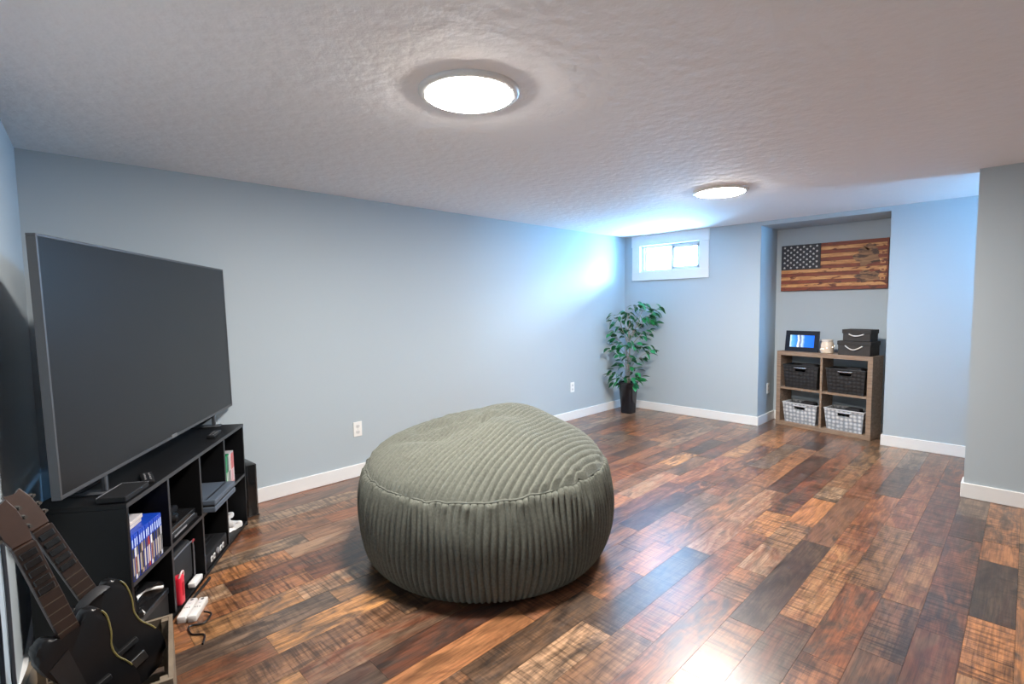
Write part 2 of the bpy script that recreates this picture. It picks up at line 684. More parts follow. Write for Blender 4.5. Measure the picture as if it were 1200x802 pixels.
L(n1.outputs['Fac'], rp.inputs[0])
L(rp.outputs[0], b.inputs['Base Color'])
n2 = node(nt, 'ShaderNodeTexNoise')
n2.inputs['Scale'].default_value = 130
n2.inputs['Detail'].default_value = 5
n2.inputs['Roughness'].default_value = 0.75
L(tc.outputs['Object'], n2.inputs['Vector'])
bp = node(nt, 'ShaderNodeBump')
bp.inputs['Strength'].default_value = 0.7
bp.inputs['Distance'].default_value = 0.006
L(n2.outputs['Fac'], bp.inputs['Height'])
L(bp.outputs[0], b.inputs['Normal'])

e1 = Vector((math.cos(V_AZ), math.sin(V_AZ), 0))   # away from the viewer's side
e2 = Vector((math.sin(V_AZ), -math.cos(V_AZ), 0))  # to the right


def fract_rib(t):
    f = t - math.floor(t)
    return math.sqrt(max(0.0, 1 - (2 * f - 1) ** 2))


R_SEAM = 0.632


def seam_z(th, k=1.0):
    return 0.497 + 0.014 * math.sin(th + 1.2) + 0.008 * math.sin(3 * th + 0.7) + k * 0.010 * noise.noise(Vector((math.cos(th) * 11, math.sin(th) * 11, 4)))


def seam_r(th, k=1.0):
    return R_SEAM + 0.008 * math.sin(2 * th + 0.4) + 0.006 * math.sin(5 * th) + k * 0.012 * noise.noise(Vector((math.cos(th) * 13, math.sin(th) * 13, 8)))


def top_z(x, y):
    a, bq = (x * e1.x + y * e1.y) / R_SEAM, (x * e2.x + y * e2.y) / R_SEAM
    rho = min(1.0, math.hypot(a, bq))
    th = math.atan2(y, x)
    dome = (1 - rho ** 3.0) ** 0.85
    hump = 0.174 + 0.042 * math.exp(-((a - 0.15) ** 2 + (bq - 0.22) ** 2) / 0.45) - 0.060 * math.exp(-((a + 0.05) ** 2 + (bq + 0.52) ** 2) / 0.12)
    z = seam_z(th, rho ** 14) + dome * hump
    # soft creases where it has been sat on
    w_ = math.exp(-((a - 0.05) ** 2 + (bq + 0.42) ** 2) / 0.22)
    z += w_ * dome * 0.040 * noise.noise(Vector((x * 9, y * 9, 3)))
    z += dome * 0.018 * noise.noise(Vector((x * 4.5, y * 4.5, 9)))
    return z, w_


bean = thing('bean_bag', 'large round grey-green corduroy bean bag on the wood floor', 'bean bag', BBC)
# side with vertical ribs
NR, PER = 138, 9
NT_ = NR * PER
prof = [(0.545, 0.000), (0.572, 0.006), (0.598, 0.022), (0.622, 0.05), (0.640, 0.085), (0.654, 0.13), (0.664, 0.18), (0.669, 0.23), (0.671, 0.28),
        (0.669, 0.33), (0.664, 0.375), (0.657, 0.415), (0.650, 0.445), (0.644, 0.468), (0.639, 0.483), (0.630, 0.490), (0.612, 0.488)]
bm = NB()
rings = []
for k, (pr, pz) in enumerate(prof):
    ring = []
    fz = pz / 0.502
    for i in range(NT_):
        th = 2 * math.pi * i / NT_
        wob = 0.35 * noise.noise(Vector((math.cos(th) * 6, math.sin(th) * 6, pz * 5)))
        ridge = fract_rib(i / PER + wob * fz * 0.9 + 0.18 * math.sin(pz * 14 + th * 9))
        big = 0.012 * noise.noise(Vector((math.cos(th) * 2.2, math.sin(th) * 2.2, pz * 3))) * math.sin(math.pi * min(1, fz))
        puck = 0.0
        if 0.72 < fz < 0.97:
            puck = (fz - 0.72) * 0.05 * noise.noise(Vector((math.cos(th) * 14, math.sin(th) * 14, pz * 10)))
        r_ = pr + (seam_r(th) - R_SEAM) * fz + 0.024 * (ridge - 0.6) * (0.4 if k == 0 else 1) + big + puck
        z = pz + (seam_z(th) - 0.497) * fz + (0.006 * (ridge - 0.5) if k >= len(prof) - 3 else 0)
        ring.append(bm.verts.new((r_ * math.cos(th), r_ * math.sin(th), max(z, 0.0005))))
    rings.append(ring)
for a_, b_ in zip(rings, rings[1:]):
    for i in range(NT_):
        j = (i + 1) % NT_
        bm.faces.new((a_[i], a_[j], b_[j], b_[i]))
obj('side_panel', bm, bb_m, bean, smooth='all')
# top with straight ribs
RDIR = R(14)
NRT, PT, NV = 42, 9, 90
NU = NRT * PT
du = Vector((-math.sin(RDIR), math.cos(RDIR)))
dv = Vector((math.cos(RDIR), math.sin(RDIR)))
bm = NB()
rows = []
for i in range(NU + 1):
    u = -1 + 2 * i / NU
    half = math.sqrt(max(0.0, 1 - u * u))
    rowv = []
    for j in range(NV + 1):
        v = (-1 + 2 * j / NV)
        v = math.copysign(abs(v) ** 0.85, v) * half
        x0, y0 = du.x * u + dv.x * v, du.y * u + dv.y * v
        th = math.atan2(y0, x0)
        rr_ = seam_r(th, math.hypot(x0, y0) ** 14) + 0.001
        x, y = x0 * rr_, y0 * rr_
        z, w_ = top_z(x, y)
        rho = math.hypot(x0, y0)
        wob = 0.35 * noise.noise(Vector((x * 3.0, y * 3.0, 1))) + w_ * 0.8 * noise.noise(Vector((x * 9, y * 9, 5)))
        ridge = fract_rib(i / PT + wob)
        edge = max(0.0, min(1.0, (1 - rho) / 0.03))
        z += 0.030 * (ridge - 0.55) * (1 - 0.35 * w_) * edge - 0.014 * (1 - edge)
        if rho > 0.9:
            z += (rho - 0.9) * 0.04 * noise.noise(Vector((math.cos(th) * 13, math.sin(th) * 13, 2)))
        rowv.append(bm.verts.new((x, y, z)))
    rows.append(rowv)
for a_, b_ in zip(rows, rows[1:]):
    for j in range(NV):
        bm.faces.new((a_[j], a_[j + 1], b_[j + 1], b_[j]))
bmesh.ops.remove_doubles(bm, verts=bm.verts[:], dist=1e-5)
obj('top_panel', bm, bb_m, bean, smooth='all')
bm = NB()
tube(bm, [(math.cos(t) * (seam_r(t) - 0.006), math.sin(t) * (seam_r(t) - 0.006), seam_z(t) - 0.003) for t in [2 * math.pi * i / 400 for i in range(401)]], 0.005, 6)
obj('seam', bm, mat('corduroy_seam', (0.12, 0.127, 0.108), 0.9), bean, smooth='all')
bm = NB()
lathe(bm, [(0.546, 0.0008), (0.53, 0.0005)], 64, cap0=False)
obj('bottom_panel', bm, mat('bag_base_cloth', (0.05, 0.05, 0.045), 0.9), bean)

# ------------------------------------------------------------------ TV stand (cube organiser) in the corner
AZ = R(56.5)
SD = Vector((math.cos(AZ), math.sin(AZ), 0))
SN = Vector((math.sin(AZ), -math.cos(AZ), 0))
SB = Vector((0.319, -0.320, 0)) - SD * 1.267
black_wood = mat('black_laminate', (0.0045, 0.0045, 0.005), 0.42, bump=(60, 0.05, 0.001), spec=0.3)
black_edge = mat('black_laminate_edge', (0.028, 0.028, 0.030), 0.4)
SL, SH, SDEP = 1.267, 0.622, 0.315
stand = thing('tv_stand', 'low black eight-cube shelf unit standing across the corner under the television', 'tv stand', SB, (0, 0, AZ))


def board(name, x0, x1, y0, y1, z0, z1, parent, m=black_wood):
    bm = NB()
    box(bm, x0, x1, y0, y1, z0, z1, 0.001)
    o = obj(name, bm, m, parent)
    return o


TB = 0.016
for nm, bx_ in (('top_board', (0, SL, 0, SDEP, SH - TB, SH)), ('bottom_board', (TB, SL - TB, 0.0, SDEP, 0.012, 0.012 + TB)),
                ('end_panel', (0, TB, 0, SDEP, 0, SH - TB)), ('end_panel', (SL - TB, SL, 0, SDEP, 0, SH - TB)),
                ('divider', (0.308, 0.323, 0.002, SDEP, 0.028, SH - TB)), ('divider', (0.626, 0.641, 0.002, SDEP, 0.028, SH - TB)), ('divider', (0.944, 0.959, 0.002, SDEP, 0.028, SH - TB)),
                ('shelf', (TB, 0.308, 0.002, SDEP, 0.306, 0.321)), ('shelf', (0.323, 0.626, 0.002, SDEP, 0.306, 0.321)), ('shelf', (0.641, 0.944, 0.002, SDEP, 0.306, 0.321)),
                ('shelf', (0.959, SL - TB, 0.002, SDEP, 0.306, 0.321)), ('back_panel', (TB, SL - TB, SDEP - 0.006, SDEP - 0.001, 0.02, SH - TB))):
    board(nm, *bx_, stand)
# thin front edge bands in a lighter black than the boards
bm = NB()
box(bm, 0.0, SL, -0.0015, 0.0, SH - TB, SH)
obj('edge_band', bm, black_edge, stand)
for x in (0.308, 0.626, 0.944):
    bm = NB()
    box(bm, x, x + 0.015, 0.0005, 0.002, 0.028, SH - TB)
    obj('edge_band', bm, black_edge, stand)
for x0, x1 in ((TB, 0.308), (0.323, 0.626), (0.641, 0.944), (0.959, SL - TB)):
    bm = NB()
    box(bm, x0, x1, 0.0005, 0.002, 0.306, 0.321)
    obj('edge_band', bm, black_edge, stand)


def S(s, dep, z):
    return SB + SD * s - SN * dep + Vector((0, 0, z))


# ------------------------------------------------------------------ television
TAZ = R(56.78)
TW, TH, TT = 1.625, 0.862, 0.045
tdir = Vector((math.cos(TAZ), math.sin(TAZ), 0))
tbl = Vector((0.340, -0.055, 0.694)) - tdir * TW
tv = thing('television', 'large black flat screen television on the cube shelf in the corner', 'television', tbl, (-R(0.86), 0, TAZ))
tv_black = mat('tv_black_plastic', (0.012, 0.012, 0.013), 0.4)
tv_edge = mat('tv_gunmetal_edge', (0.09, 0.09, 0.095), 0.35, 0.5)
scr_m = mat('switched_off_screen', (0.009, 0.009, 0.010), 0.28, spec=0.25)
bm = NB()
box(bm, 0.004, TW - 0.004, 0.006, 0.030, 0.004, TH - 0.004, 0.002)
box(bm, 0.25, TW - 0.25, 0.028, 0.062, 0.03, TH * 0.62, 0.012)
obj('housing', bm, tv_black, tv)
bm = NB()
BZ = 0.009
box(bm, 0, TW, 0, 0.028, 0, 0.013, 0.001)
box(bm, 0, TW, 0, 0.028, TH - BZ, TH, 0.001)
box(bm, 0, BZ, 0, 0.028, 0.013, TH - BZ, 0.001)
box(bm, TW - BZ, TW, 0, 0.028, 0.013, TH - BZ, 0.001)
obj('bezel', bm, tv_edge, tv)
bm = NB()
box(bm, BZ, TW - BZ, 0.002, 0.007, 0.013, TH - BZ)
obj('screen', bm, scr_m, tv)
bm = NB()
box(bm, TW / 2 - 0.028, TW / 2 + 0.028, -0.0015, 0.004, 0.001, 0.018, 0.001)
obj('logo_bar', bm, mat('logo_grey', (0.14, 0.14, 0.14), 0.4), tv)
foot_m = mat('tv_foot_grey', (0.07, 0.075, 0.085), 0.4, 0.3)
fz = SH - 0.694
for fx in (0.27, 1.355):
    bm = NB()
    box(bm, fx - 0.010, fx + 0.010, 0.010, 0.026, fz + 0.006, 0.03, 0.003)
    box(bm, fx - 0.030, fx + 0.022, -0.02, 0.15, fz, fz + 0.009, 0.003)
    tube(bm, [(fx, 0.018, -0.004), (fx, 0.10, fz + 0.012), (fx, 0.145, fz + 0.008)], [0.010, 0.009, 0.008], 8)
    obj('foot', bm, foot_m, tv, smooth=True)

# ------------------------------------------------------------------ things in the stand
blk = mat('black_plastic', (0.007, 0.007, 0.008), 0.35)
blk_matte = mat('black_matte_plastic', (0.009, 0.009, 0.010), 0.55, spec=0.3)
blk_gloss = mat('black_gloss_plastic', (0.010, 0.010, 0.011), 0.12)
gry = mat('grey_plastic', (0.22, 0.22, 0.23), 0.4)
wht = mat('white_gloss_plastic', (0.80, 0.80, 0.79), 0.25)

# game cases, left upper cubby
case_blue = mat('translucent_blue_case', (0.008, 0.045, 0.36), 0.2)
case_green = mat('translucent_green_case', (0.01, 0.19, 0.07), 0.22)
case_clear = mat('pale_clear_case', (0.42, 0.40, 0.42), 0.25)


def game_case(s, dep, z, w_, h_, d_, casem, spine_col, name, label, group, band=None, art=None, tilt=0.0):
    t = thing('game_case', label, 'game case', S(s, dep, z), (0, tilt, AZ), group=group)
    bm = NB()
    box(bm, 0, w_, 0, d_, 0, h_, 0.0012)
    obj('case', bm, casem, t)
    sm = mat('spine_' + name, spine_col, 0.4, vary=(90, 0.5))
    bm = NB()
    box(bm, 0.0015, w_ - 0.0015, -0.0006, 0.001, 0.004, h_ * (0.70 if band else 0.96))
    sp = obj('spine_sleeve', bm, sm, t)
    if art:
        bm = NB()
        box(bm, 0.003, w_ - 0.003, -0.001, 0.0, h_ * 0.12, h_ * 0.50)
        obj('title_strip', bm, mat('title_' + name, art, 0.4), sp)
    if band:
        bm = NB()
        box(bm, 0.0015, w_ - 0.0015, -0.0006, 0.001, h_ * 0.70, h_ * 0.985)
        bd = obj('top_band', bm, mat('band_blue', (0.01, 0.06, 0.46), 0.35), t)
        bm = NB()
        box(bm, 0.0045, w_ - 0.0045, -0.0011, -0.0004, h_ * 0.73, h_ * 0.90)
        obj('band_mark', bm, mat('band_white', (0.55, 0.65, 0.85), 0.4), bd)


cols = [('black', (0.02, 0.02, 0.02), (0.35, 0.3, 0.25)), ('white', (0.62, 0.60, 0.58), (0.2, 0.05, 0.04)), ('grey', (0.10, 0.09, 0.09), (0.5, 0.45, 0.40)),
        ('black', (0.02, 0.02, 0.02), (0.45, 0.42, 0.38)), ('tan', (0.36, 0.24, 0.16), (0.02, 0.02, 0.02)), ('grey', (0.10, 0.09, 0.09), (0.6, 0.58, 0.55)),
        ('purple', (0.07, 0.03, 0.10), (0.4, 0.4, 0.5)), ('red', (0.34, 0.03, 0.02), (0.6, 0.5, 0.45)), ('white', (0.62, 0.60, 0.58), (0.05, 0.05, 0.06)),
        ('black', (0.02, 0.02, 0.02), (0.10, 0.10, 0.12)), ('black', (0.02, 0.02, 0.02), (0.05, 0.05, 0.05)), ('grey', (0.10, 0.09, 0.09), (0.4, 0.4, 0.4)),
        ('black', (0.02, 0.02, 0.02), (0.5, 0.5, 0.5)), ('silver', (0.45, 0.45, 0.47), (0.1, 0.1, 0.1))]
ORD = ('first', 'second', 'third', 'fourth', 'fifth', 'sixth', 'seventh', 'eighth', 'ninth', 'tenth', 'eleventh', 'twelfth', 'thirteenth', 'last')


def case_place(i):
    return ORD[i] + ' from the end panel by the crate'


for i, (nm, c, a) in enumerate(cols):
    game_case(0.019 + i * 0.0162, 0.001 + 0.003 * random.random(), 0.321, 0.0150, 0.172, 0.136, case_blue, c, nm,
              'blue-banded game case with %s spine, %s' % (nm, case_place(i)), 'blue game cases on the shelf', band=True, art=a)
# two cases laid flat on top of the row
for k, (dz, rz) in enumerate(((0.4935, 0.12), (0.5095, 0.02))):
    lab = ('pale game case lying flat directly on the row of blue game cases', 'pale game case lying flat, uppermost over the blue game cases')[k]
    t = thing('flat_game_case', lab, 'game case', S(0.030 + 0.002 * k, 0.03, dz), (0, 0, AZ + rz * 0.3), group='cases lying flat on the blue row')
    bm = NB()
    box(bm, 0, 0.135, 0, 0.17, 0, 0.0145, 0.0012)
    obj('case', bm, case_clear, t)
    bm = NB()
    box(bm, 0.004, 0.131, -0.0006, 0.001, 0.002, 0.0125)
    obj('spine_sleeve', bm, mat('spine_cream', (0.55, 0.48, 0.42), 0.4, vary=(60, 0.4)), t)

# game cases in the right upper cubby
rc = [('green', case_green, (0.02, 0.26, 0.10), (0.5, 0.6, 0.5)), ('dark green', case_green, (0.03, 0.10, 0.06), (0.55, 0.55, 0.5)), ('grey', case_green, (0.30, 0.30, 0.28), (0.08, 0.08, 0.08)),
      ('white', case_clear, (0.62, 0.58, 0.55), (0.25, 0.2, 0.2)), ('pink', case_clear, (0.55, 0.20, 0.18), (0.7, 0.5, 0.5)), ('red', case_clear, (0.50, 0.06, 0.05), (0.7, 0.4, 0.4)), ('rose', case_clear, (0.52, 0.14, 0.14), (0.65, 0.6, 0.6))]
for i, (nm, cmn, c, a) in enumerate(rc):
    game_case(0.963 + i * 0.0175, 0.001, 0.321, 0.0165, 0.19, 0.136, cmn, c, 'r_' + nm.replace(' ', '_'),
              '%s-spined game case upright in the cubby above the white controllers' % nm, 'game cases in the end cubby', art=a)

# slim console in second upper cubby, with disc player on top
t = thing('game_console', 'flat black game console with a light front edge in an upper cubby', 'game console', S(0.335, 0.012, 0.321), (0, 0, AZ))
bm = NB()
box(bm, 0, 0.27, 0, 0.25, 0.006, 0.026, 0.003)
obj('lower_shell', bm, blk_matte, t)
bm = NB()
box(bm, 0.004, 0.266, 0.006, 0.25, 0.030, 0.052, 0.003)
obj('upper_shell', bm, blk_gloss, t)
bm = NB()
box(bm, 0.012, 0.258, 0.008, 0.24, 0.025, 0.031)
obj('light_gap', bm, gry, t)
bm = NB()
box(bm, 0.03, 0.15, -0.002, 0.001, 0.010, 0.018)
obj('disc_slot', bm, gry, t)
for x in (0.02, 0.25):
    bm = NB()
    lathe(bm, [(0.008, 0), (0.008, 0.007)], 12)
    obj('foot', bm, blk, t, (x, 0.03, 0))
    bm = NB()
    lathe(bm, [(0.008, 0), (0.008, 0.007)], 12)
    obj('foot', bm, blk, t, (x, 0.22, 0))


def controller(name, label, loc, rot, body_m, accent_m=None, scale=1.0, group=None):
    """gamepad: rounded body with two grips, sticks, pad and buttons; lies in local xy, face up"""
    t = thing(name, label, 'game controller', loc, rot, group=group)
    bm = NB()
    k = 40
    half = [(0.0, 0.036), (0.020, 0.038), (0.040, 0.044), (0.058, 0.041), (0.070, 0.026), (0.077, 0.004), (0.081, -0.022), (0.080, -0.045), (0.071, -0.054), (0.061, -0.048),
            (0.051, -0.028), (0.040, -0.014), (0.020, -0.010), (0.0, -0.010)]
    outl = [(x, y) for x, y in half] + [(-x, y) for x, y in reversed(half[1:-1])]
    prism(bm, list(reversed(outl)), 0.0, 0.034, 0.011)
    body = obj('shell', bm, body_m, t, smooth=True)
    for sx in (-0.026, 0.026):
        bm = NB()
        lathe(bm, [(0.011, 0.030), (0.006, 0.034), (0.006, 0.041), (0.0105, 0.043), (0.0105, 0.047), (0.004, 0.046)], 18, (sx, 0.004, 0))
        obj('thumbstick', bm, blk_matte, t, smooth=True)
    bm = NB()
    box(bm, -0.056, -0.036, 0.018, 0.024, 0.033, 0.037, 0.001)
    box(bm, -0.049, -0.043, 0.011, 0.031, 0.033, 0.037, 0.001)
    obj('direction_pad', bm, blk, t)
    for dx, dy in ((0, 0.009), (0, -0.009), (0.009, 0), (-0.009, 0)):
        bm = NB()
        lathe(bm, [(0.0042, 0.033), (0.0042, 0.037), (0.003, 0.038)], 12, (0.047 + dx, 0.021 + dy, 0))
        obj('button', bm, gry, t)
    if accent_m:
        bm = NB()
        tube(bm, smooth_curve([(-0.066, -0.052, 0.019), (-0.052, -0.034, 0.024), (-0.036, -0.016, 0.026), (0.0, -0.013, 0.026), (0.036, -0.016, 0.026), (0.052, -0.034, 0.024), (0.066, -0.052, 0.019)], 4), 0.0045, 8)
        obj('grip_trim', bm, accent_m, t, smooth=True)
    if scale != 1:
        t.scale = (scale,) * 3
    return t


controller('game_controller', 'small black gamepad beside the console in the upper cubby', S(0.48, 0.10, 0.3735), (0, 0, AZ + 0.4), blk)
# leftmost lower cubby: black pads with pale trim
controller('game_controller', 'black gamepad with white grip trim in the lowest cubby near the crate', S(0.150, 0.085, 0.1560), (R(6), 0, AZ + 0.1), blk_gloss, wht, 1.45)
controller('game_controller', 'black gamepad lying behind the one with white trim', S(0.205, 0.215, 0.1505), (0, 0, AZ - 0.3), blk_gloss, None, 1.15)
t = thing('console_box', 'plain black lidded box under the black gamepads in the lowest cubby', 'box', S(0.028, 0.018, 0.0285), (0, 0, AZ))
bm = NB()
box(bm, 0, 0.268, 0, 0.27, 0, 0.10, 0.004)
obj('body', bm, blk_matte, t)
bm = NB()
box(bm, -0.003, 0.271, -0.003, 0.273, 0.095, 0.121, 0.003)
obj('lid', bm, blk, t)
# slanted grey-blue device sticking out of the third upper cubby
grb = mat('slate_blue_grey_plastic', (0.075, 0.095, 0.125), 0.42, bump=(80, 0.1, 0.001))
t = thing('media_box', 'slate grey ribbed media box jutting out of the upper cubby at a slant', 'media box', S(0.652, -0.050, 0.3215), (0, 0, AZ))
bm = NB()
box(bm, 0, 0.285, 0, 0.22, 0, 0.026, 0.003)
obj('lower_shell', bm, grb, t)
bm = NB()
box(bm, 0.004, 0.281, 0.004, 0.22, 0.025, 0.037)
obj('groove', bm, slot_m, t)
bm = NB()
box(bm, 0, 0.285, 0, 0.22, 0.036, 0.060, 0.003)
obj('upper_shell', bm, grb, t)
bm = NB()
box(bm, 0.01, 0.275, 0.040, 0.047, 0.0585, 0.0605)
obj('groove_shade_strip', bm, blk, t)  # raised black strip: colour stands in for the shade of a groove

# white controllers in the last lower cubby
light_pad = mat('pale_grey_pad', (0.62, 0.62, 0.62), 0.3)
controller('game_controller', 'pale grey gamepad lying uppermost on another in the end cubby', S(1.082, 0.075, 0.0868), (R(2), 0, AZ + 0.35), light_pad, None, 1.1)
controller('game_controller', 'white gamepad lying under a pale grey one in the end cubby', S(1.085, 0.070, 0.0285), (0, 0, AZ - 0.1), wht, None, 1.2)

# old black console with white front ports in third lower cubby
t = thing('retro_console', 'wide black console with four pale controller ports in a lower cubby', 'game console', S(0.650, 0.004, 0.0285), (0, 0, AZ))
bm = NB()
box(bm, 0, 0.285, 0, 0.27, 0.0, 0.075, 0.010, 2)
obj('body', bm, blk_matte, t, smooth=True)
bm = NB()
for k in range(9):
    box(bm, 0.03, 0.255, 0.05 + k * 0.022, 0.060 + k * 0.022, 0.074, 0.079, 0.001)
obj('top_ribs', bm, blk, t)
for x in (0.055, 0.088, 0.175, 0.208):
    bm = NB()
    box(bm, x, x + 0.020, -0.003, 0.004, 0.018, 0.046, 0.002)
    p = obj('port', bm, mat('port_pale_grey', (0.62, 0.62, 0.60), 0.4), t)
    bm = NB()
    box(bm, x + 0.006, x + 0.014, -0.0038, -0.001, 0.026, 0.038)
    obj('socket', bm, slot_m, p)
bm = NB()
lathe(bm, [(0.016, 0), (0.016, 0.006), (0.012, 0.008)], 20)
obj('power_button', bm, gry, t, (0.14, 0.0, 0.04), (R(90), 0, 0))

# black bag with grey piping and strap in the second lower cubby
t = thing('carry_case', 'black zip carry case with grey piping in a lower cubby', 'case', S(0.345, 0.040, 0.0285), (0, 0, AZ))
bm = NB()
box(bm, 0, 0.265, 0, 0.11, 0, 0.20, 0.030, 3)
obj('body', bm, mat('black_nylon', (0.013, 0.013, 0.014), 0.7, bump=(200, 0.3, 0.001)), t, smooth=True)
bm = NB()
tube(bm, smooth_curve([(0.012, -0.004, 0.02), (0.012, -0.004, 0.165), (0.03, -0.004, 0.188), (0.22, -0.004, 0.19), (0.25, -0.004, 0.168), (0.252, -0.004, 0.08), (0.245, -0.006, 0.02)], 5), 0.004, 8)
obj('piping', bm, mat('grey_piping', (0.10, 0.10, 0.11), 0.5), t, smooth=True)
bm = NB()
box(bm, 0.236, 0.262, -0.009, 0.0, 0.178, 0.192, 0.003)
obj('zip_pull', bm, mat('dull_red_pull', (0.22, 0.03, 0.035), 0.5), t)

# thin black console on top of the stand, in front of the screen
t = thing('disc_player', 'thin black disc player with a pale rim on top of the tv stand', 'disc player', S(0.012, 0.006, SH), (0, 0, AZ))
bm = NB()
box(bm, 0, 0.165, 0, 0.094, 0.003, 0.022, 0.002)
obj('body', bm, blk_matte, t)
bm = NB()
box(bm, 0.163, 0.1665, 0.002, 0.092, 0.019, 0.0235)
box(bm, 0.001, 0.164, 0.091, 0.0945, 0.019, 0.0235)
obj('rim', bm, mat('pale_rim', (0.16, 0.16, 0.17), 0.3), t)
for x in (0.02, 0.145):
    bm = NB()
    lathe(bm, [(0.008, 0), (0.008, 0.004)], 12)
    obj('foot', bm, blk, t, (x, 0.05, 0))
# small remote controls on the top
for k, (s, dep, rz) in enumerate(((0.27, 0.055, 0.5), (0.99, 0.06, 0.1))):
    t = thing('remote_control', ('short black remote control on the stand beside the disc player', 'black remote control near the far end of the stand top')[k], 'remote control',
              S(s, dep, SH), (0, 0, AZ + rz))
    bm = NB()
    box(bm, -0.07, 0.07, -0.02, 0.02, 0, 0.016, 0.004, 2)
    obj('body', bm, blk, t, smooth=True)
    for i in range(4):
        for j in range(2):
            bm = NB()
            lathe(bm, [(0.004, 0), (0.004, 0.002)], 8)
            obj('button', bm, gry, t, (-0.045 + i * 0.026, -0.008 + j * 0.016, 0.0155))

# black tower console standing on the floor by the stand
t = thing('tower_console', 'upright black game console on the floor at the end of the tv stand', 'game console', (0.352, -0.222, 0), (0, 0, R(4)))
bm = NB()
box(bm, 0, 0.063, 0, 0.17, 0.004, 0.332, 0.005, 2)
obj('body', bm, blk_gloss, t, smooth=True)
bm = NB()
box(bm, 0.052, 0.059, -0.003, 0.003, 0.05, 0.326, 0.001)
obj('chrome_strip', bm, mat('dull_chrome', (0.30, 0.30, 0.31), 0.25, 0.9), t)
bm = NB()
box(bm, -0.006, 0.069, 0.0, 0.17, 0, 0.006, 0.002)
obj('base', bm, blk, t)

# ------------------------------------------------------------------ things on the floor in front of the stand
red_m = mat('bright_red_rubber', (0.62, 0.008, 0.03), 0.42, sheen=0.1)
t = thing('remote_sleeve', 'bright red sleeve controller with pale wrist cord standing in a lower cubby', 'game controller', S(0.374, 0.012, 0.0285), (0, 0, AZ))
bm = NB()
box(bm, -0.022, 0.022, -0.018, 0.018, 0, 0.128, 0.010, 3)
obj('sleeve', bm, red_m, t, smooth=True)
bm = NB()
tube(bm, smooth_curve([(-0.016, -0.010, 0.122), (-0.012, -0.016, 0.14), (0.004, -0.016, 0.146), (0.018, -0.014, 0.136), (0.022, -0.012, 0.118)], 6), 0.004, 8)
obj('cord_loop', bm, mat('pinkish_white_cord', (0.75, 0.55, 0.55), 0.5), t, smooth=True)
bm = NB()
box(bm, -0.008, 0.008, -0.0195, -0.017, 0.04, 0.10, 0.001)
obj('grip_panel', bm, mat('darker_red_panel', (0.36, 0.005, 0.018), 0.5), t)


def wand(loc, rot, label):
    t = thing('white_remote', label, 'game controller', loc, rot, group='white motion remotes on the floor')
    bm = NB()
    box(bm, -0.074, 0.074, -0.018, 0.018, 0, 0.030, 0.006, 2)
    obj('shell', bm, wht, t, smooth=True)
    bm = NB()
    lathe(bm, [(0.007, 0), (0.007, 0.002)], 14)
    obj('button', bm, mat('pale_button', (0.6, 0.62, 0.64), 0.3), t, (0.030, 0, 0.0295))
    bm = NB()
    box(bm, 0.050, 0.062, -0.003, 0.003, 0.029, 0.032)
    box(bm, 0.053, 0.059, -0.006, 0.006, 0.029, 0.032)
    obj('direction_pad', bm, gry, t)
    for k in (-1, 0, 1):
        bm = NB()
        lathe(bm, [(0.0028, 0), (0.0028, 0.0015)], 10)
        obj('button', bm, gry, t, (-0.005, k * 0.009, 0.0295))
    return t


wand((-0.1656, -1.110, 0), (0, 0, R(60)), 'white motion remote on the floor touching the stand side')
wand((-0.1314, -1.1328, 0), (0, 0, R(59)), 'white motion remote on the floor with black cord by the wooden crate')
t = thing('white_adapter', 'small white plug adapter on the front edge of the cubby beside the red controller', 'adapter', S(0.545, 0.0135, 0.0282), (0, 0, AZ))
bm = NB()
box(bm, -0.045, 0.045, -0.016, 0.016, 0, 0.024, 0.005, 2)
obj('shell', bm, wht, t, smooth=True)
bm = NB()
tube(bm, smooth_curve([(0.044, 0, 0.012), (0.060, 0.003, 0.006), (0.070, 0.012, 0.004), (0.072, 0.022, 0.004)], 6), 0.003, 6)
obj('cord', bm, blk, t, smooth=True)
bm = NB()
tube(bm, smooth_curve([(-0.12, -1.18, 0.02), (-0.10, -1.205, 0.012), (-0.135, -1.24, 0.004), (-0.185, -1.225, 0.004), (-0.19, -1.29, 0.004), (-0.155, -1.33, 0.004), (-0.175, -1.39, 0.004)], 8), 0.004, 6)
tag(obj('extension_lead', bm, blk, smooth=True), 'thin black cord curling on the floor beside the wooden crate', 'cord')
bm = NB()
tube(bm, smooth_curve([(-0.02, -0.86, 0.005), (-0.07, -0.93, 0.005), (-0.11, -0.985, 0.005), (-0.13, -1.03, 0.005)], 8), 0.007, 6)
tag(obj('black_cable', bm, blk, smooth=True), 'thick black cable on the floor along the bottom of the tv stand', 'cord')

# ------------------------------------------------------------------ wooden crate
crate_m = mat('weathered_grey_brown_wood', (0.15, 0.115, 0.080), 0.7, vary=(14, 0.45), bump=(50, 0.3, 0.002))
CR = Vector((-0.297, -1.580, 0))
cang = R(-10.5)      # local x to the right, local y away from viewer
crate = thing('wooden_crate', 'weathered slatted wooden crate holding toy guitars beside the tv stand', 'crate', CR, (0, 0, cang))
CW, CDp, CH = 0.355, 0.37, 0.268
for z0, z1 in ((0.004, 0.078), (0.098, 0.168), (0.192, CH)):
    board('slat', -CW, 0, -0.012, 0, z0, z1, crate, crate_m)
    board('slat', -CW, 0, -CDp, -CDp + 0.012, z0, z1, crate, crate_m)
    board('slat', -0.012, 0, -CDp + 0.012, -0.012, z0, z1, crate, crate_m)
    board('slat', -CW, -CW + 0.012, -CDp + 0.012, -0.012, z0, z1, crate, crate_m)
for x in (-CW + 0.012, -0.032):
    for y_ in (-0.032, -CDp + 0.012):
        board('corner_post', x, x + 0.020, y_, y_ + 0.020, 0.0, CH - 0.002, crate, crate_m)
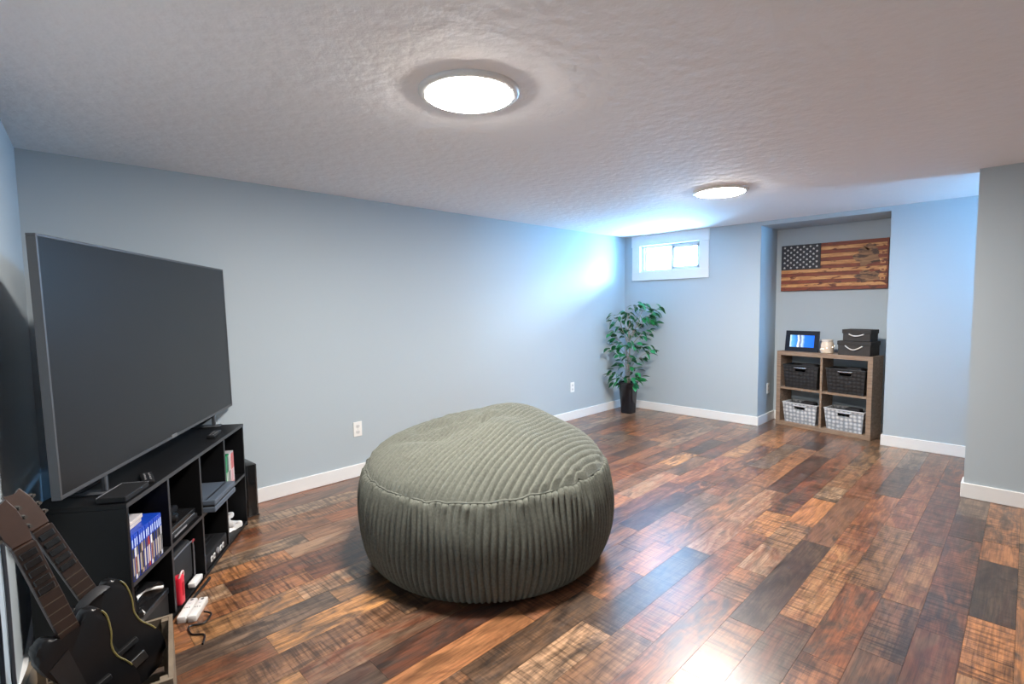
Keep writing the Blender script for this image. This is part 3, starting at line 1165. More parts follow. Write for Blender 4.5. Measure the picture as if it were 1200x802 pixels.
for k in range(4):
    board('bottom_slat', -CW + 0.014, -0.014, -CDp + 0.014 + k * 0.088, -CDp + 0.014 + k * 0.088 + 0.078, 0.004, 0.012, crate, crate_m)

# ------------------------------------------------------------------ toy guitars
neck_m = mat('dark_brown_guitar_neck', (0.036, 0.016, 0.010), 0.5, vary=(30, 0.35))
body_m = mat('black_guitar_body', (0.006, 0.006, 0.007), 0.35, spec=0.35)
gold_m = mat('yellow_binding', (0.16, 0.13, 0.04), 0.4)


def toy_guitar(label, joint, head, face, strap):
    """local z along the neck from joint to head, local y = face normal"""
    joint, head = Vector(joint), Vector(head)
    zax = (head - joint).normalized()
    yax = Vector(face)
    yax = (yax - zax * yax.dot(zax)).normalized()
    xax = yax.cross(zax)
    t = thing('toy_guitar', label, 'toy guitar', joint, group='toy guitars in the crate')
    t.matrix_world = Matrix(((xax.x, yax.x, zax.x, joint.x), (xax.y, yax.y, zax.y, joint.y), (xax.z, yax.z, zax.z, joint.z), (0, 0, 0, 1)))
    NL = (head - joint).length - 0.10
    bm = NB()
    vs = [(-0.024, 0), (0.024, 0), (0.021, 0.012), (0.021, NL), (-0.021, NL), (-0.021, 0.012)]
    # neck as a tapered box
    box(bm, -0.022, 0.022, -0.014, 0.012, -0.03, NL, 0.006, 2)
    nk = obj('neck', bm, neck_m, t, smooth=True)
    bm = NB()
    box(bm, -0.0235, 0.0235, 0.011, 0.016, -0.02, NL - 0.002, 0.0015)
    obj('fretboard', bm, mat('dark_fretboard', (0.020, 0.010, 0.007), 0.45), t)
    for k in range(5):
        bm = NB()
        box(bm, -0.017, 0.019, 0.0155, 0.021, NL - 0.035 - k * 0.027, NL - 0.016 - k * 0.027, 0.002)
        obj('fret_button', bm, blk_gloss, t)
    for k in range(6):
        bm = NB()
        box(bm, -0.0235, 0.0235, 0.0155, 0.0168, 0.02 + k * 0.03, 0.0225 + k * 0.03)
        obj('fret', bm, mat('fret_metal', (0.10, 0.08, 0.06), 0.45, 0.5), t)
    # headstock tilted back
    bm = NB()
    outl = [(-0.021, 0), (0.021, 0), (0.027, 0.030), (0.026, 0.085), (0.021, 0.120), (0.0, 0.110), (-0.017, 0.120), (-0.025, 0.085), (-0.025, 0.030)]
    prism(bm, outl, -0.010, 0.010, 0.002)
    hs = obj('headstock', bm, neck_m, t, (0, 0, NL), (R(90 + 12), 0, 0))
    for k in range(3):
        for sx in (-1, 1):
            bm = NB()
            lathe(bm, [(0.004, -0.012), (0.004, 0.012), (0.008, 0.013), (0.008, 0.018)], 10)
            obj('tuning_peg', bm, mat('peg_metal', (0.03, 0.025, 0.02), 0.6), hs, (sx * 0.031, 0.030 + k * 0.027, 0), (0, 0, 0))
    # body outline (x across, second coordinate downwards from joint)
    half = [(0.024, 0.02), (0.060, 0.055), (0.092, 0.045), (0.112, 0.010), (0.104, -0.05), (0.086, -0.095), (0.088, -0.14), (0.112, -0.19), (0.118, -0.24), (0.098, -0.29), (0.055, -0.315), (0, -0.32)]
    half = [(v.x, v.y) for v in smooth_curve([(x, z, 0) for x, z in half], 4)]
    outl = half + [(-x, z) for x, z in reversed(half[:-1])]
    outl = [(x * 0.74, z * 0.92 - 0.02) for x, z in outl]
    bm = NB()
    prism(bm, outl, -0.022, 0.020, 0.010)
    bo = obj('body', bm, body_m, t, (0, 0, 0), (R(90), 0, 0), smooth=True)
    bo.rotation_euler = (R(90), 0, R(180))
    bo.matrix_basis = Matrix(((1, 0, 0, 0), (0, 0, 1, 0), (0, 1, 0, 0), (0, 0, 0, 1)))
    # binding line round the face
    pts = [(-x * 0.96, 0.0195, z * 0.97) for x, z in outl]
    bm = NB()
    tube(bm, pts[10:30], 0.0026, 6)
    obj('binding', bm, gold_m, t, smooth=True)
    # pickguard, bridge, strum bar, knobs
    bm = NB()
    prism(bm, [(0.02, -0.03), (0.07, -0.05), (0.062, -0.13), (0.075, -0.20), (0.02, -0.22)], 0, 0.003)
    o = obj('pickguard', bm, mat('pickguard_dark_grey', (0.012, 0.012, 0.013), 0.35), t)
    o.matrix_basis = Matrix(((1, 0, 0, 0), (0, 0, 1, 0.0195), (0, 1, 0, 0), (0, 0, 0, 1)))
    bm = NB()
    box(bm, -0.03, 0.03, 0.018, 0.032, -0.185, -0.170, 0.002)
    obj('strum_bar', bm, blk_matte, t)
    bm = NB()
    box(bm, -0.028, 0.028, 0.018, 0.028, -0.255, -0.225, 0.002)
    obj('bridge', bm, mat('bridge_metal', (0.12, 0.12, 0.12), 0.35, 0.9), t)
    for k in range(2):
        bm = NB()
        lathe(bm, [(0.009, 0), (0.008, 0.012)], 14)
        obj('knob', bm, blk_matte, t, (0.065 - 0.01 * k, 0.019, -0.235 - 0.035 * k), (R(-90), 0, 0))
    if strap:
        bm = NB()
        tube(bm, smooth_curve([Vector(p) for p in strap], 6), 0.017, 8, flat=0.22)
        obj('strap', bm, mat('black_strap', (0.022, 0.022, 0.025), 0.6), t, smooth=True)
    return t


toy_guitar('brown-necked black toy guitar at the front of the wooden crate', (-0.572, -1.820, 0.444), (-0.672, -1.838, 0.818), (0.30, -0.93, 0.2),
           None)
toy_guitar('brown-necked black toy guitar leaning behind the other one in the crate', (-0.510, -1.690, 0.448), (-0.645, -1.690, 0.803), (0.30, -0.93, 0.2),
           [(-0.04, -0.02, 0.0), (-0.03, 0.028, 0.03), (0.03, 0.030, 0.025), (0.07, 0.030, -0.03), (0.085, 0.028, -0.10), (0.075, 0.026, -0.2)])

# two cords hanging down the wall at the left edge
for k, y_ in enumerate((-1.66, -1.47)):
    bm = NB()
    x_ = lw(y_) + 0.0068
    tube(bm, smooth_curve([(x_, y_, 0.62), (x_ + 0.001, y_ + 0.004, 0.45), (x_, y_ - 0.002, 0.28), (x_, y_ + 0.002, 0.16), (x_ + 0.009, y_ + 0.004, 0.116), (x_ + 0.016, y_ + 0.005, 0.098), (x_ + 0.017, y_ + 0.006, 0.05), (x_ + 0.020, y_ + 0.008, 0.006)], 5), 0.0055, 8)
    tag(obj('hanging_cable', bm, mat('dark_grey_cord', (0.03, 0.032, 0.04), 0.5), smooth=True),
        ('dark cord hanging down the wall directly behind the front toy guitar', 'dark cord hanging down the wall closer to the tv stand end')[k], 'cord', 'dark cords down the wall')

# ------------------------------------------------------------------ potted ficus
PC = Vector((4.585, -0.268, 0))
plant = thing('potted_ficus', 'leafy artificial ficus in a tall black tapered pot in the corner under the window', 'potted plant', PC)
bm = NB()
lathe(bm, [(0.066, 0.0), (0.070, 0.004), (0.092, 0.355), (0.097, 0.362), (0.097, 0.375), (0.088, 0.375), (0.084, 0.33)], 40, square=5, rot=R(20), cap1=False)
obj('pot', bm, mat('glossy_black_pot', (0.008, 0.009, 0.013), 0.18), plant, smooth=True)
bm = NB()
lathe(bm, [(0.001, 0.345), (0.04, 0.343), (0.083, 0.335)], 24)
obj('soil', bm, mat('dark_moss', (0.03, 0.028, 0.018), 0.9, bump=(90, 0.8, 0.01)), plant, smooth=True)
trunk_m = mat('pale_grey_trunk', (0.32, 0.29, 0.26), 0.7, vary=(40, 0.3))
trunks = [[(0.0, 0.0, 0.33), (-0.012, 0.008, 0.55), (0.01, -0.012, 0.78), (0.0, 0.0, 1.0), (0.02, -0.03, 1.2)],
          [(0.015, -0.012, 0.33), (0.02, 0.01, 0.55), (-0.010, 0.012, 0.78), (0.04, -0.06, 1.0), (0.09, -0.13, 1.22)],
          [(-0.012, 0.010, 0.33), (0.01, -0.014, 0.56), (0.012, 0.006, 0.8), (-0.05, 0.05, 1.0), (-0.08, 0.07, 1.12)]]
for tr_ in trunks:
    bm = NB()
    c = smooth_curve(tr_, 6)
    tube(bm, c, [0.0075 - 0.004 * i / len(c) for i in range(len(c))], 8)
    obj('trunk', bm, trunk_m, plant, smooth='all')
# foliage clusters: offsets right/up seen from the room, metres about the trunk
toC = Vector((PC.x - CAM.x, PC.y - CAM.y, 0)).normalized()
rt = Vector((toC.y, -toC.x, 0))
clusters = [(0.33, 1.24, 0.07, 9), (0.22, 1.27, 0.10, 15), (0.10, 1.27, 0.08, 12), (-0.02, 1.20, 0.09, 12), (-0.17, 1.15, 0.09, 12), (0.24, 1.12, 0.10, 15), (0.30, 1.06, 0.06, 7), (0.08, 1.08, 0.11, 18),
            (0.0, 0.98, 0.10, 15), (-0.12, 1.0, 0.09, 11), (-0.22, 0.93, 0.08, 11), (0.17, 0.95, 0.10, 14), (0.02, 0.84, 0.11, 14), (-0.14, 0.80, 0.10, 11), (-0.22, 0.77, 0.06, 5),
            (0.18, 0.80, 0.08, 9), (0.25, 0.76, 0.06, 6), (0.16, 0.66, 0.07, 8), (0.01, 0.66, 0.08, 9), (-0.08, 0.56, 0.07, 7), (0.08, 0.53, 0.07, 8), (-0.18, 0.48, 0.08, 11),
            (-0.10, 0.40, 0.08, 10), (0.06, 0.42, 0.09, 14), (0.12, 0.44, 0.06, 8), (-0.21, 0.40, 0.05, 5)]
leaf_mats = []
for i, c in enumerate(((0.014, 0.15, 0.045), (0.020, 0.22, 0.065), (0.008, 0.085, 0.032), (0.05, 0.30, 0.12))):
    leaf_mats.append(mat('ficus_leaf_%s' % ('mid', 'bright', 'deep', 'pale')[i], c, 0.35, vary=(30, 0.25)))


def leaf_mesh(m, ln, wd):
    bm = NB()
    n_ = 6
    mid, le, ri = [], [], []
    for i in range(n_ + 1):
        t_ = i / n_
        wdt = wd * math.sin(math.pi * t_ ** 0.8) * (1 - 0.25 * t_)
        zc = -0.16 * ln * t_ * t_
        mid.append(bm.verts.new((ln * t_, 0, zc)))
        if 0 < i < n_:
            le.append(bm.verts.new((ln * t_, wdt, zc + 0.28 * wdt)))
            ri.append(bm.verts.new((ln * t_, -wdt, zc + 0.28 * wdt)))
    for side, s in ((le, 1), (ri, -1)):
        bm.faces.new((mid[0], mid[1], side[0]) if s < 0 else (mid[0], side[0], mid[1]))
        for i in range(n_ - 2):
            q = (mid[i + 1], side[i], side[i + 1], mid[i + 2])
            bm.faces.new(q if s > 0 else tuple(reversed(q)))
        bm.faces.new((mid[n_ - 1], side[-1], mid[n_]) if s > 0 else (mid[n_ - 1], mid[n_], side[-1]))
    me = bpy.data.meshes.new('leaf')
    bm.to_mesh(me)
    bm.free()
    me.materials.append(m)
    for p in me.polygons:
        p.use_smooth = True
    return me


leaf_meshes = [leaf_mesh(m, ln, ln * 0.30) for m in leaf_mats for ln in (0.080, 0.100)]
prng = random.Random(5)


def trunk_point(z):
    return Vector((0.01 * math.sin(z * 9), -0.01 * math.cos(z * 7), z))


for (r_, z_, sp, cnt) in clusters:
    dep = prng.uniform(-0.10, 0.10)
    base = rt * r_ + toC * dep + Vector((0, 0, z_))
    start = trunk_point(max(0.36, z_ - abs(r_) * 0.75 - 0.06))
    # keep clear of both walls
    base.x = min(base.x, XF - PC.x - 0.09)
    base.y = min(base.y, -PC.y - 0.09)
    bm = NB()
    mid_ = (start + base) / 2 + Vector((0, 0, 0.03))
    c = smooth_curve([start, mid_, base], 5)
    tube(bm, c, [0.004 - 0.0026 * i / len(c) for i in range(len(c))], 6)
    obj('branch', bm, trunk_m, plant, smooth='all')
    for k in range(int(cnt * 1.08 + 0.5)):
        f = prng.random() ** 0.7
        p = start.lerp(base, 0.55 + 0.45 * f) if k % 4 == 0 else base.copy()
        q = Vector((prng.gauss(0, 1), prng.gauss(0, 1), prng.gauss(0, 0.8)))
        q = q.normalized() * sp * prng.uniform(0.3, 1.0)
        pos = p + q
        out = Vector((q.x, q.y, 0)) + rt * r_ * 0.4
        yaw = math.atan2(out.y, out.x) + prng.uniform(-0.8, 0.8)
        pos.x = min(pos.x, XF - PC.x - 0.115)
        pos.y = min(pos.y, -PC.y - 0.115)
        me = prng.choice(leaf_meshes[:4] * 2 + leaf_meshes[4:6] * 2 + leaf_meshes[6:])
        lf = bpy.data.objects.new('leaf', me)
        COL.objects.link(lf)
        lf.parent = plant
        lf.location = pos
        lf.rotation_euler = (prng.uniform(-0.6, 0.6), prng.uniform(-0.3, 0.9), yaw)

# ------------------------------------------------------------------ cube shelf in the alcove
KA = math.atan2(-0.984, -0.18)
K0 = Vector((5.149, -1.757, 0)) - Vector((math.cos(KA), math.sin(KA), 0)) * 0.022
oak = bpy.data.materials.new('grey_oak_laminate')
oak.use_nodes = True
nt = oak.node_tree
L = nt.links.new
b = nt.nodes['Principled BSDF']
b.inputs['Roughness'].default_value = 0.5
tc = node(nt, 'ShaderNodeTexCoord')
mp = node(nt, 'ShaderNodeMapping')
mp.inputs['Scale'].default_value = (6, 30, 60)
L(tc.outputs['Object'], mp.inputs[0])
nz = node(nt, 'ShaderNodeTexNoise')
nz.inputs['Scale'].default_value = 1
nz.inputs['Detail'].default_value = 5
L(mp.outputs[0], nz.inputs['Vector'])
rp = ramp(nt, [(0.3, (0.20, 0.135, 0.095)), (0.7, (0.36, 0.255, 0.18))])
L(nz.outputs['Fac'], rp.inputs[0])
L(rp.outputs[0], b.inputs['Base Color'])
KW, KH, KD = 0.890, 0.787, 0.235
# local x along the front (left to right), local -y... depth towards the back wall is +y_local
shelf = thing('cube_shelf', 'grey-brown oak two-by-two cube shelf standing in the alcove', 'shelf', K0, (0, 0, KA))
ko, ki = 0.042, 0.020


def kboard(nm, x0, x1, z0, z1, y0=0.0, y1=KD):
    bm = NB()
    box(bm, x0, x1, y0, y1, z0, z1, 0.001)
    return obj(nm, bm, oak, shelf)


kboard('top_board', 0, KW, KH - ko, KH)
kboard('bottom_board', 0, KW, 0, ko)
kboard('side_panel', 0, ko, ko, KH - ko)
kboard('side_panel', KW - ko, KW, ko, KH - ko)
kboard('divider', KW / 2 - ki / 2, KW / 2 + ki / 2, ko, KH - ko, 0.002)
kboard('shelf_board', ko, KW / 2 - ki / 2, 0.388, 0.388 + ki, 0.002)
kboard('shelf_board', KW / 2 + ki / 2, KW - ko, 0.388, 0.388 + ki, 0.002)


def K(x, y_, z):
    return Matrix.Translation(K0) @ Matrix.Rotation(KA, 4, 'Z') @ Vector((x, y_, z))


def weave_mat(name, c0, c1, sx, sz):
    m = bpy.data.materials.new(name)
    m.use_nodes = True
    nt = m.node_tree
    b = nt.nodes['Principled BSDF']
    b.inputs['Roughness'].default_value = 0.55
    tc = nt.nodes.new('ShaderNodeTexCoord')
    mp = nt.nodes.new('ShaderNodeMapping')
    mp.inputs['Scale'].default_value = (sx, sx, sz)
    mp.inputs['Rotation'].default_value = (0, 0, 0)
    nt.links.new(tc.outputs['Object'], mp.inputs[0])
    v = nt.nodes.new('ShaderNodeTexVoronoi')
    v.inputs['Scale'].default_value = 1
    v.inputs['Randomness'].default_value = 0.25
    nt.links.new(mp.outputs[0], v.inputs['Vector'])
    r_ = ramp(nt, [(0.15, c0), (0.55, c1)])
    nt.links.new(v.outputs['Distance'], r_.inputs[0])
    nt.links.new(r_.outputs[0], b.inputs['Base Color'])
    bp = nt.nodes.new('ShaderNodeBump')
    bp.inputs['Strength'].default_value = 0.8
    bp.inputs['Distance'].default_value = 0.008
    bp.invert = True
    nt.links.new(v.outputs['Distance'], bp.inputs['Height'])
    nt.links.new(bp.outputs[0], b.inputs['Normal'])
    return m


dark_weave = weave_mat('dark_woven_strap', (0.030, 0.028, 0.030), (0.008, 0.008, 0.009), 28, 28)
pale_weave = weave_mat('pale_grey_white_woven', (0.72, 0.74, 0.77), (0.26, 0.29, 0.33), 26, 26)


def basket(x, z, wd, ht, m, rim_m, name, label, cat, handle_m, group):
    t = thing(name, label, cat, K(x, 0.012, z), (0, 0, KA), group=group)
    dp = 0.205
    bm = NB()
    tp = 0.018
    def ring(z_, ins, thick=0.0):
        return [bm.verts.new(v) for v in ((ins + thick, ins + thick, z_), (wd - ins - thick, ins + thick, z_), (wd - ins - thick, dp - ins - thick, z_), (ins + thick, dp - ins - thick, z_))]
    o0, o1, i1, i0 = ring(0, tp), ring(ht, 0), ring(ht, 0, 0.008), ring(0.008, tp, 0.008)
    def hole(lo, hi):
        out = []
        for x_, z_ in ((wd / 2 - 0.052, ht - 0.060), (wd / 2 + 0.052, ht - 0.060), (wd / 2 + 0.052, ht - 0.026), (wd / 2 - 0.052, ht - 0.026)):
            f_ = (z_ - lo[0].co.z) / (hi[0].co.z - lo[0].co.z)
            out.append(bm.verts.new((x_, lo[0].co.y + (hi[0].co.y - lo[0].co.y) * f_, z_)))
        c_ = (lo[0], lo[1], hi[1], hi[0])
        for q in range(4):
            k_ = (q + 1) % 4
            bm.faces.new((c_[q], c_[k_], out[k_], out[q]))
        return out
    for a_, b_ in ((o0, o1), (o1, i1), (i1, i0)):
        for i in range(4):
            if i == 0 and a_ is not o1:
                continue                      # the front wall is built round its handle opening
            j = (i + 1) % 4
            bm.faces.new((a_[i], a_[j], b_[j], b_[i]))
    ho, hi_ = hole(o0, o1), hole(i0, i1)
    for q in range(4):
        k_ = (q + 1) % 4
        bm.faces.new((ho[q], ho[k_], hi_[k_], hi_[q]))
    bm.faces.new(list(reversed(o0)))
    bm.faces.new(i0)
    obj('body', bm, m, t)
    bm = NB()
    for p0, p1 in (((0, 0), (wd, 0)), ((wd, 0), (wd, dp)), ((wd, dp), (0, dp)), ((0, dp), (0, 0))):
        tube(bm, [(p0[0], p0[1], ht), (p1[0], p1[1], ht)], 0.007, 8)
    obj('rim', bm, rim_m, t, smooth=True)
    bm = NB()
    tube(bm, smooth_curve([(wd / 2 - 0.058, 0.0, ht - 0.020), (wd / 2 - 0.05, -0.010, ht - 0.022), (wd / 2 + 0.05, -0.010, ht - 0.022), (wd / 2 + 0.058, 0.0, ht - 0.020)], 4), 0.006, 8)
    obj('handle', bm, handle_m, t, smooth=True)
    # cloth folded inside
    bm = NB()
    box(bm, 0.03, wd - 0.03, 0.03, dp - 0.03, ht - 0.05, ht - 0.012, 0.015, 2)
    box(bm, wd * 0.45, wd - 0.06, 0.06, dp - 0.05, ht - 0.02, ht + 0.018, 0.012, 2)
    obj('contents', bm, mat('dark_folded_cloth', (0.018, 0.018, 0.022), 0.8), t, smooth=True)
    return t


silver = mat('silver_metal', (0.6, 0.6, 0.6), 0.25, 0.9)
dark_rim = mat('dark_rim', (0.012, 0.012, 0.013), 0.5)
pale_rim = mat('pale_woven_rim', (0.55, 0.57, 0.60), 0.5)
cw = (KW - 2 * ko - ki) / 2
basket(ko + 0.020, 0.409, cw - 0.045, 0.235, dark_weave, dark_rim, 'woven_basket', 'black woven basket in the upper cubby under the picture frame', 'basket', silver, 'black woven baskets')
basket(KW / 2 + ki / 2 + 0.026, 0.409, cw - 0.045, 0.235, dark_weave, dark_rim, 'woven_basket', 'black woven basket in the upper cubby under the storage boxes', 'basket', silver, 'black woven baskets')
basket(ko + 0.024, ko + 0.001, cw - 0.052, 0.205, pale_weave, pale_rim, 'fabric_bin', 'pale grey woven bin in the lower cubby nearer the window', 'basket', pale_rim, 'pale woven bins')
basket(KW / 2 + ki / 2 + 0.024, ko + 0.001, cw - 0.046, 0.205, pale_weave, pale_rim, 'fabric_bin', 'pale grey woven bin in the lower cubby directly below the storage boxes', 'basket', pale_rim, 'pale woven bins')

# ---- picture frame (lit screen)
pic = bpy.data.materials.new('blue_picture')
pic.use_nodes = True
nt = pic.node_tree
L = nt.links.new
b = nt.nodes['Principled BSDF']
tc = node(nt, 'ShaderNodeTexCoord')
sx = node(nt, 'ShaderNodeSeparateXYZ')
L(tc.outputs['Object'], sx.inputs[0])
mr = node(nt, 'ShaderNodeMapRange')
mr.inputs[1].default_value = 0.0
mr.inputs[2].default_value = 0.235
L(sx.outputs['X'], mr.inputs[0])
n_ = node(nt, 'ShaderNodeTexNoise')
n_.inputs['Scale'].default_value = 22
L(tc.outputs['Object'], n_.inputs['Vector'])
ad = node(nt, 'ShaderNodeMath', operation='MULTIPLY_ADD')
ad.inputs[1].default_value = 0.10
L(n_.outputs['Fac'], ad.inputs[0])
L(mr.outputs[0], ad.inputs[2])
rp = ramp(nt, [(0.06, (0.55, 0.72, 0.85)), (0.14, (0.10, 0.34, 0.72)), (0.34, (0.02, 0.16, 0.55)), (0.40, (0.75, 0.85, 0.95)), (0.47, (0.02, 0.03, 0.10)), (0.55, (0.42, 0.55, 0.90)), (0.66, (0.02, 0.15, 0.72)), (1.0, (0.01, 0.12, 0.70))])
L(ad.outputs[0], rp.inputs[0])
L(rp.outputs[0], b.inputs['Base Color'])
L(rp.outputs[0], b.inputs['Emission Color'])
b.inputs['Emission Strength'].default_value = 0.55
b.inputs['Roughness'].default_value = 0.2
navy = mat('black_navy_frame', (0.006, 0.010, 0.022), 0.3)
t = thing('picture_frame', 'black picture frame with a bright blue photo on the cube shelf', 'picture frame', K(0.055, 0.045, KH + 0.0024), (R(-8), 0, KA + R(4)))
FW, FH = 0.325, 0.215
bm = NB()
box(bm, 0, FW, 0, 0.016, 0, 0.045, 0.002)
box(bm, 0, FW, 0, 0.016, FH - 0.045, FH, 0.002)
box(bm, 0, 0.045, 0, 0.016, 0.045, FH - 0.045, 0.002)
box(bm, FW - 0.045, FW, 0, 0.016, 0.045, FH - 0.045, 0.002)
obj('frame', bm, navy, t)
bm = NB()
box(bm, 0, FW - 0.09, 0, 0.004, 0, FH - 0.09)
obj('photo', bm, pic, t, (0.045, 0.005, 0.045))
bm = NB()
box(bm, FW / 2 - 0.03, FW / 2 + 0.03, 0.016, 0.020, 0.02, 0.16)
tube(bm, [(FW / 2, 0.018, 0.15), (FW / 2, 0.085, 0.0165)], 0.006, 6)
obj('easel_back', bm, navy, t)

# ---- candle jar
t = thing('candle_jar', 'small cream glass jar with glowing lights between frame and storage boxes', 'jar', K(0.455, 0.09, KH))
jar_m = mat('cream_frosted_glass', (0.72, 0.60, 0.48), 0.3, bump=(40, 0.3, 0.004))
bm = NB()
lathe(bm, [(0.050, 0.0), (0.056, 0.006), (0.058, 0.05), (0.057, 0.095), (0.048, 0.112), (0.045, 0.118)], 32, cap1=False)
obj('glass', bm, jar_m, t, smooth=True)
bm = NB()
lathe(bm, [(0.044, 0.112), (0.050, 0.116), (0.050, 0.134), (0.046, 0.137), (0.040, 0.137), (0.040, 0.120)], 32, cap0=False, cap1=False)
obj('neck_ring', bm, mat('cream_ring', (0.66, 0.60, 0.54), 0.4), t, smooth=True)
for k in range(10):
    a = k * 2.4
    bm = NB()
    bmesh.ops.create_icosphere(bm, subdivisions=1, radius=0.0055)
    obj('light_bead', bm, mat('warm_light_bead', (1, 0.9, 0.75), 0.3, emit=((1, 0.86, 0.66), 2.2)), t, (0.0575 * math.cos(a), 0.0575 * math.sin(a), 0.02 + 0.075 * ((k * 0.37) % 1)))

# ---- two storage boxes
box_m = mat('charcoal_fabric', (0.045, 0.042, 0.042), 0.85, bump=(160, 0.5, 0.002), vary=(25, 0.3))
for nm, x, y_, z, wd, dp, ht, label in (('lower', 0.585, 0.012, KH, 0.275, 0.205, 0.135, 'larger charcoal fabric storage box sitting directly on the cube shelf'),
                                        ('upper', 0.618, 0.03, KH + 0.136, 0.232, 0.17, 0.110, 'smaller charcoal fabric storage box resting on another storage box')):
    t = thing('storage_box', label, 'storage box', K(x, y_, z), (0, 0, KA), group='charcoal storage boxes')
    bm = NB()
    box(bm, 0, wd, 0, dp, 0, ht - 0.004, 0.003)
    obj('body', bm, box_m, t)
    bm = NB()
    box(bm, -0.006, wd + 0.006, -0.006, dp + 0.006, ht - 0.038, ht, 0.003)
    obj('lid', bm, mat('charcoal_fabric_lid', (0.036, 0.034, 0.034), 0.85, bump=(160, 0.5, 0.002)), t)
    bm = NB()
    hw = wd * 0.26
    dip = 0.028 if nm == 'lower' else 0.010
    zc = ht - 0.052 if nm == 'lower' else ht - 0.05
    tube(bm, smooth_curve([(wd / 2 - hw, -0.004, zc + 0.006), (wd / 2 - hw * 0.5, -0.014, zc - dip * 0.6), (wd / 2, -0.016, zc - dip), (wd / 2 + hw * 0.5, -0.014, zc - dip * 0.6), (wd / 2 + hw, -0.004, zc + 0.006)], 5), 0.0055, 8)
    obj('handle', bm, mat('pale_ribbon_handle', (0.6, 0.58, 0.55), 0.4), t, smooth=True)
    for sx_ in (-hw, hw):
        bm = NB()
        lathe(bm, [(0.007, 0), (0.007, 0.005)], 12)
        obj('rivet', bm, silver, t, (wd / 2 + sx_, 0.0, zc + 0.006), (R(90), 0, 0))

# ------------------------------------------------------------------ wooden flag on the alcove wall


def flag_wood(name, light_c, dark_c, burn, thr):
    m = bpy.data.materials.new(name)
    m.use_nodes = True
    nt = m.node_tree
    L = nt.links.new
    b = nt.nodes['Principled BSDF']
    b.inputs['Roughness'].default_value = 0.55
    geo = nt.nodes.new('ShaderNodeNewGeometry')
    mp = nt.nodes.new('ShaderNodeMapping')
    mp.inputs['Scale'].default_value = (1, 9, 70)
    L(geo.outputs['Position'], mp.inputs[0])
    n1 = nt.nodes.new('ShaderNodeTexNoise')
    n1.inputs['Scale'].default_value = 1
    n1.inputs['Detail'].default_value = 5
    n1.inputs['Distortion'].default_value = 0.8
    L(mp.outputs[0], n1.inputs['Vector'])
    r1 = ramp(nt, [(0.35, dark_c), (0.62, light_c)])
    L(n1.outputs['Fac'], r1.inputs[0])
    mp2 = nt.nodes.new('ShaderNodeMapping')
    mp2.inputs['Scale'].default_value = (1, 11, 34)
    L(geo.outputs['Position'], mp2.inputs[0])
    n2 = nt.nodes.new('ShaderNodeTexNoise')
    n2.inputs['Scale'].default_value = 1
    n2.inputs['Detail'].default_value = 3
    L(mp2.outputs[0], n2.inputs['Vector'])
    r2_ = ramp(nt, [(thr, (0, 0, 0)), (thr + 0.06, (1, 1, 1))])
    L(n2.outputs['Fac'], r2_.inputs[0])
    mx = nt.nodes.new('ShaderNodeMix')
    mx.data_type = 'RGBA'
    L(r2_.outputs[0], mx.inputs[0])
    L(r1.outputs[0], mx.inputs[6])
    mx.inputs[7].default_value = (*burn, 1)
    L(mx.outputs[2], b.inputs['Base Color'])
    return m


tan_w = flag_wood('tan_burnt_wood', (0.66, 0.34, 0.13), (0.44, 0.17, 0.055), (0.13, 0.026, 0.010), 0.58)
red_w = flag_wood('red_brown_burnt_wood', (0.26, 0.050, 0.018), (0.13, 0.022, 0.010), (0.05, 0.012, 0.008), 0.62)
FY0, FY1, FZ0, FZ1 = -1.688, -2.636, 1.420, 1.905
flag = thing('wooden_flag', 'wall-mounted wooden stars and stripes flag of burnt boards in the alcove', 'wall art', (XB, FY0, FZ0), (0, 0, R(-90)))
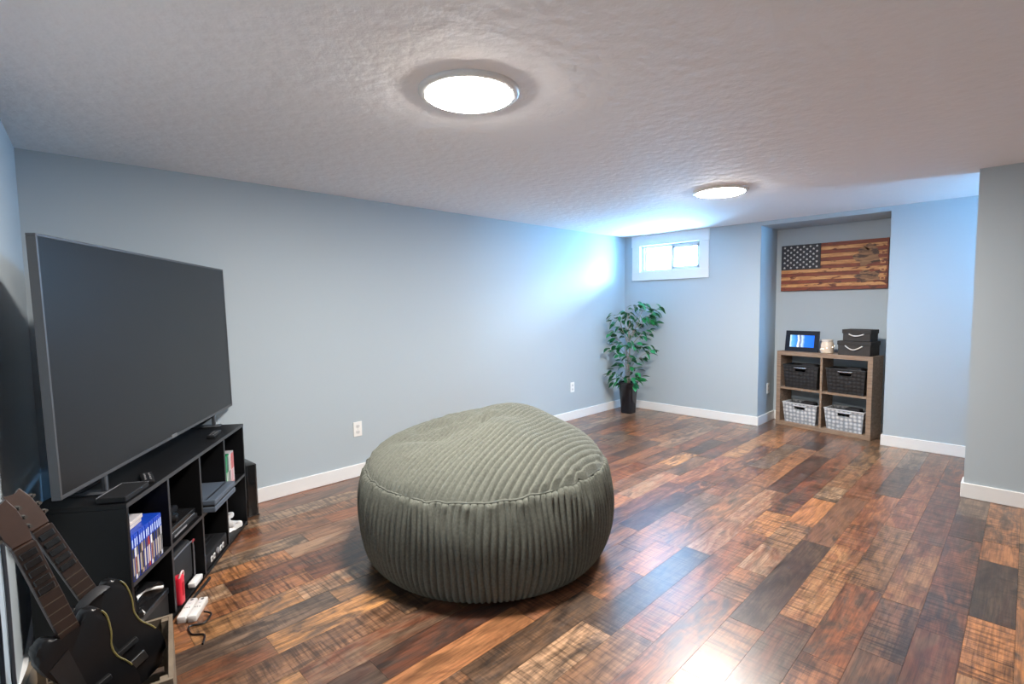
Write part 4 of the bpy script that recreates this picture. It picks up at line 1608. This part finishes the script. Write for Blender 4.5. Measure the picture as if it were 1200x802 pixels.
# local x runs along the wall to the right, local y = into the wall
FWd, FHt = FY0 - FY1, FZ1 - FZ0
sh = FHt / 13
frng = random.Random(3)
for k in range(13):
    x0 = 0.376 if k >= 6 else 0.0
    bm = NB()
    box(bm, x0, FWd - 0.012, -0.028 - frng.uniform(0, 0.002), 0.0, k * sh + 0.0006, (k + 1) * sh - 0.0006, 0.001)
    obj('stripe', bm, red_w if k % 2 == 0 else tan_w, flag)
bm = NB()
box(bm, FWd - 0.012, FWd, -0.031, 0.0, 0, FHt, 0.001)
obj('end_strip', bm, red_w, flag)
bm = NB()
box(bm, 0, 0.374, -0.030, 0.0, 6 * sh + 0.0006, FHt, 0.001)
union = obj('union_panel', bm, mat('navy_stained_wood', (0.012, 0.015, 0.026), 0.55, vary=(40, 0.4)), flag)
star_m = mat('pale_star_wood', (0.62, 0.62, 0.62), 0.5)
bm = NB()
prism(bm, [((0.0135 if i % 2 == 0 else 0.0062) * math.sin(i * math.pi / 5), (0.0135 if i % 2 == 0 else 0.0062) * math.cos(i * math.pi / 5)) for i in range(10)], 0, 0.003)
bmesh.ops.recalc_face_normals(bm, faces=bm.faces[:])
star_me = bpy.data.meshes.new('star')
bm.to_mesh(star_me)
bm.free()
star_me.materials.append(star_m)
UW, UH = 0.374, 7 * sh
for r_ in range(9):
    n_s = 6 if r_ % 2 == 0 else 5
    for c_ in range(n_s):
        x = (0.5 + c_ + (0.5 if n_s == 5 else 0)) * UW / 6 * 0.985 + 0.003
        z = 6 * sh + UH * (r_ + 0.9) / 9.8
        so = bpy.data.objects.new('star', star_me)
        COL.objects.link(so)
        so.parent = union
        so.location = (x, -0.0298, z)
        so.rotation_euler = (R(90), 0, 0)
# burnt engraving patches and small end blocks on the right half
eng = flag_wood('engraved_brown', (0.34, 0.17, 0.075), (0.17, 0.075, 0.032), (0.06, 0.022, 0.012), 0.52)
for cx_, cz_, rx_, rz_ in ((0.775, FHt * 0.66, 0.105, 0.085), (0.785, FHt * 0.26, 0.10, 0.055), (0.80, FHt * 0.85, 0.05, 0.03)):
    bm = NB()
    ol = []
    for i in range(22):
        a = 2 * math.pi * i / 22
        k = 1 + 0.16 * math.sin(5 * a + cx_ * 30) + 0.10 * math.sin(9 * a)
        ol.append((cx_ + rx_ * k * math.cos(a), cz_ + rz_ * k * math.sin(a)))
    prism(bm, ol, 0.0285, 0.0315)
    o = obj('engraving', bm, eng, flag)
    o.rotation_euler = (R(90), 0, 0)
for z in (FHt * 0.72, FHt * 0.54, FHt * 0.38, FHt * 0.21):
    bm = NB()
    box(bm, 0.885, 0.928, -0.0320, -0.028, z - 0.016, z + 0.016)
    ebl = obj('end_block', bm, tan_w, flag)
    bm = NB()
    box(bm, 0.897, 0.917, -0.0328, -0.031, z - 0.007, z + 0.007)
    obj('block_inset', bm, red_w, ebl)
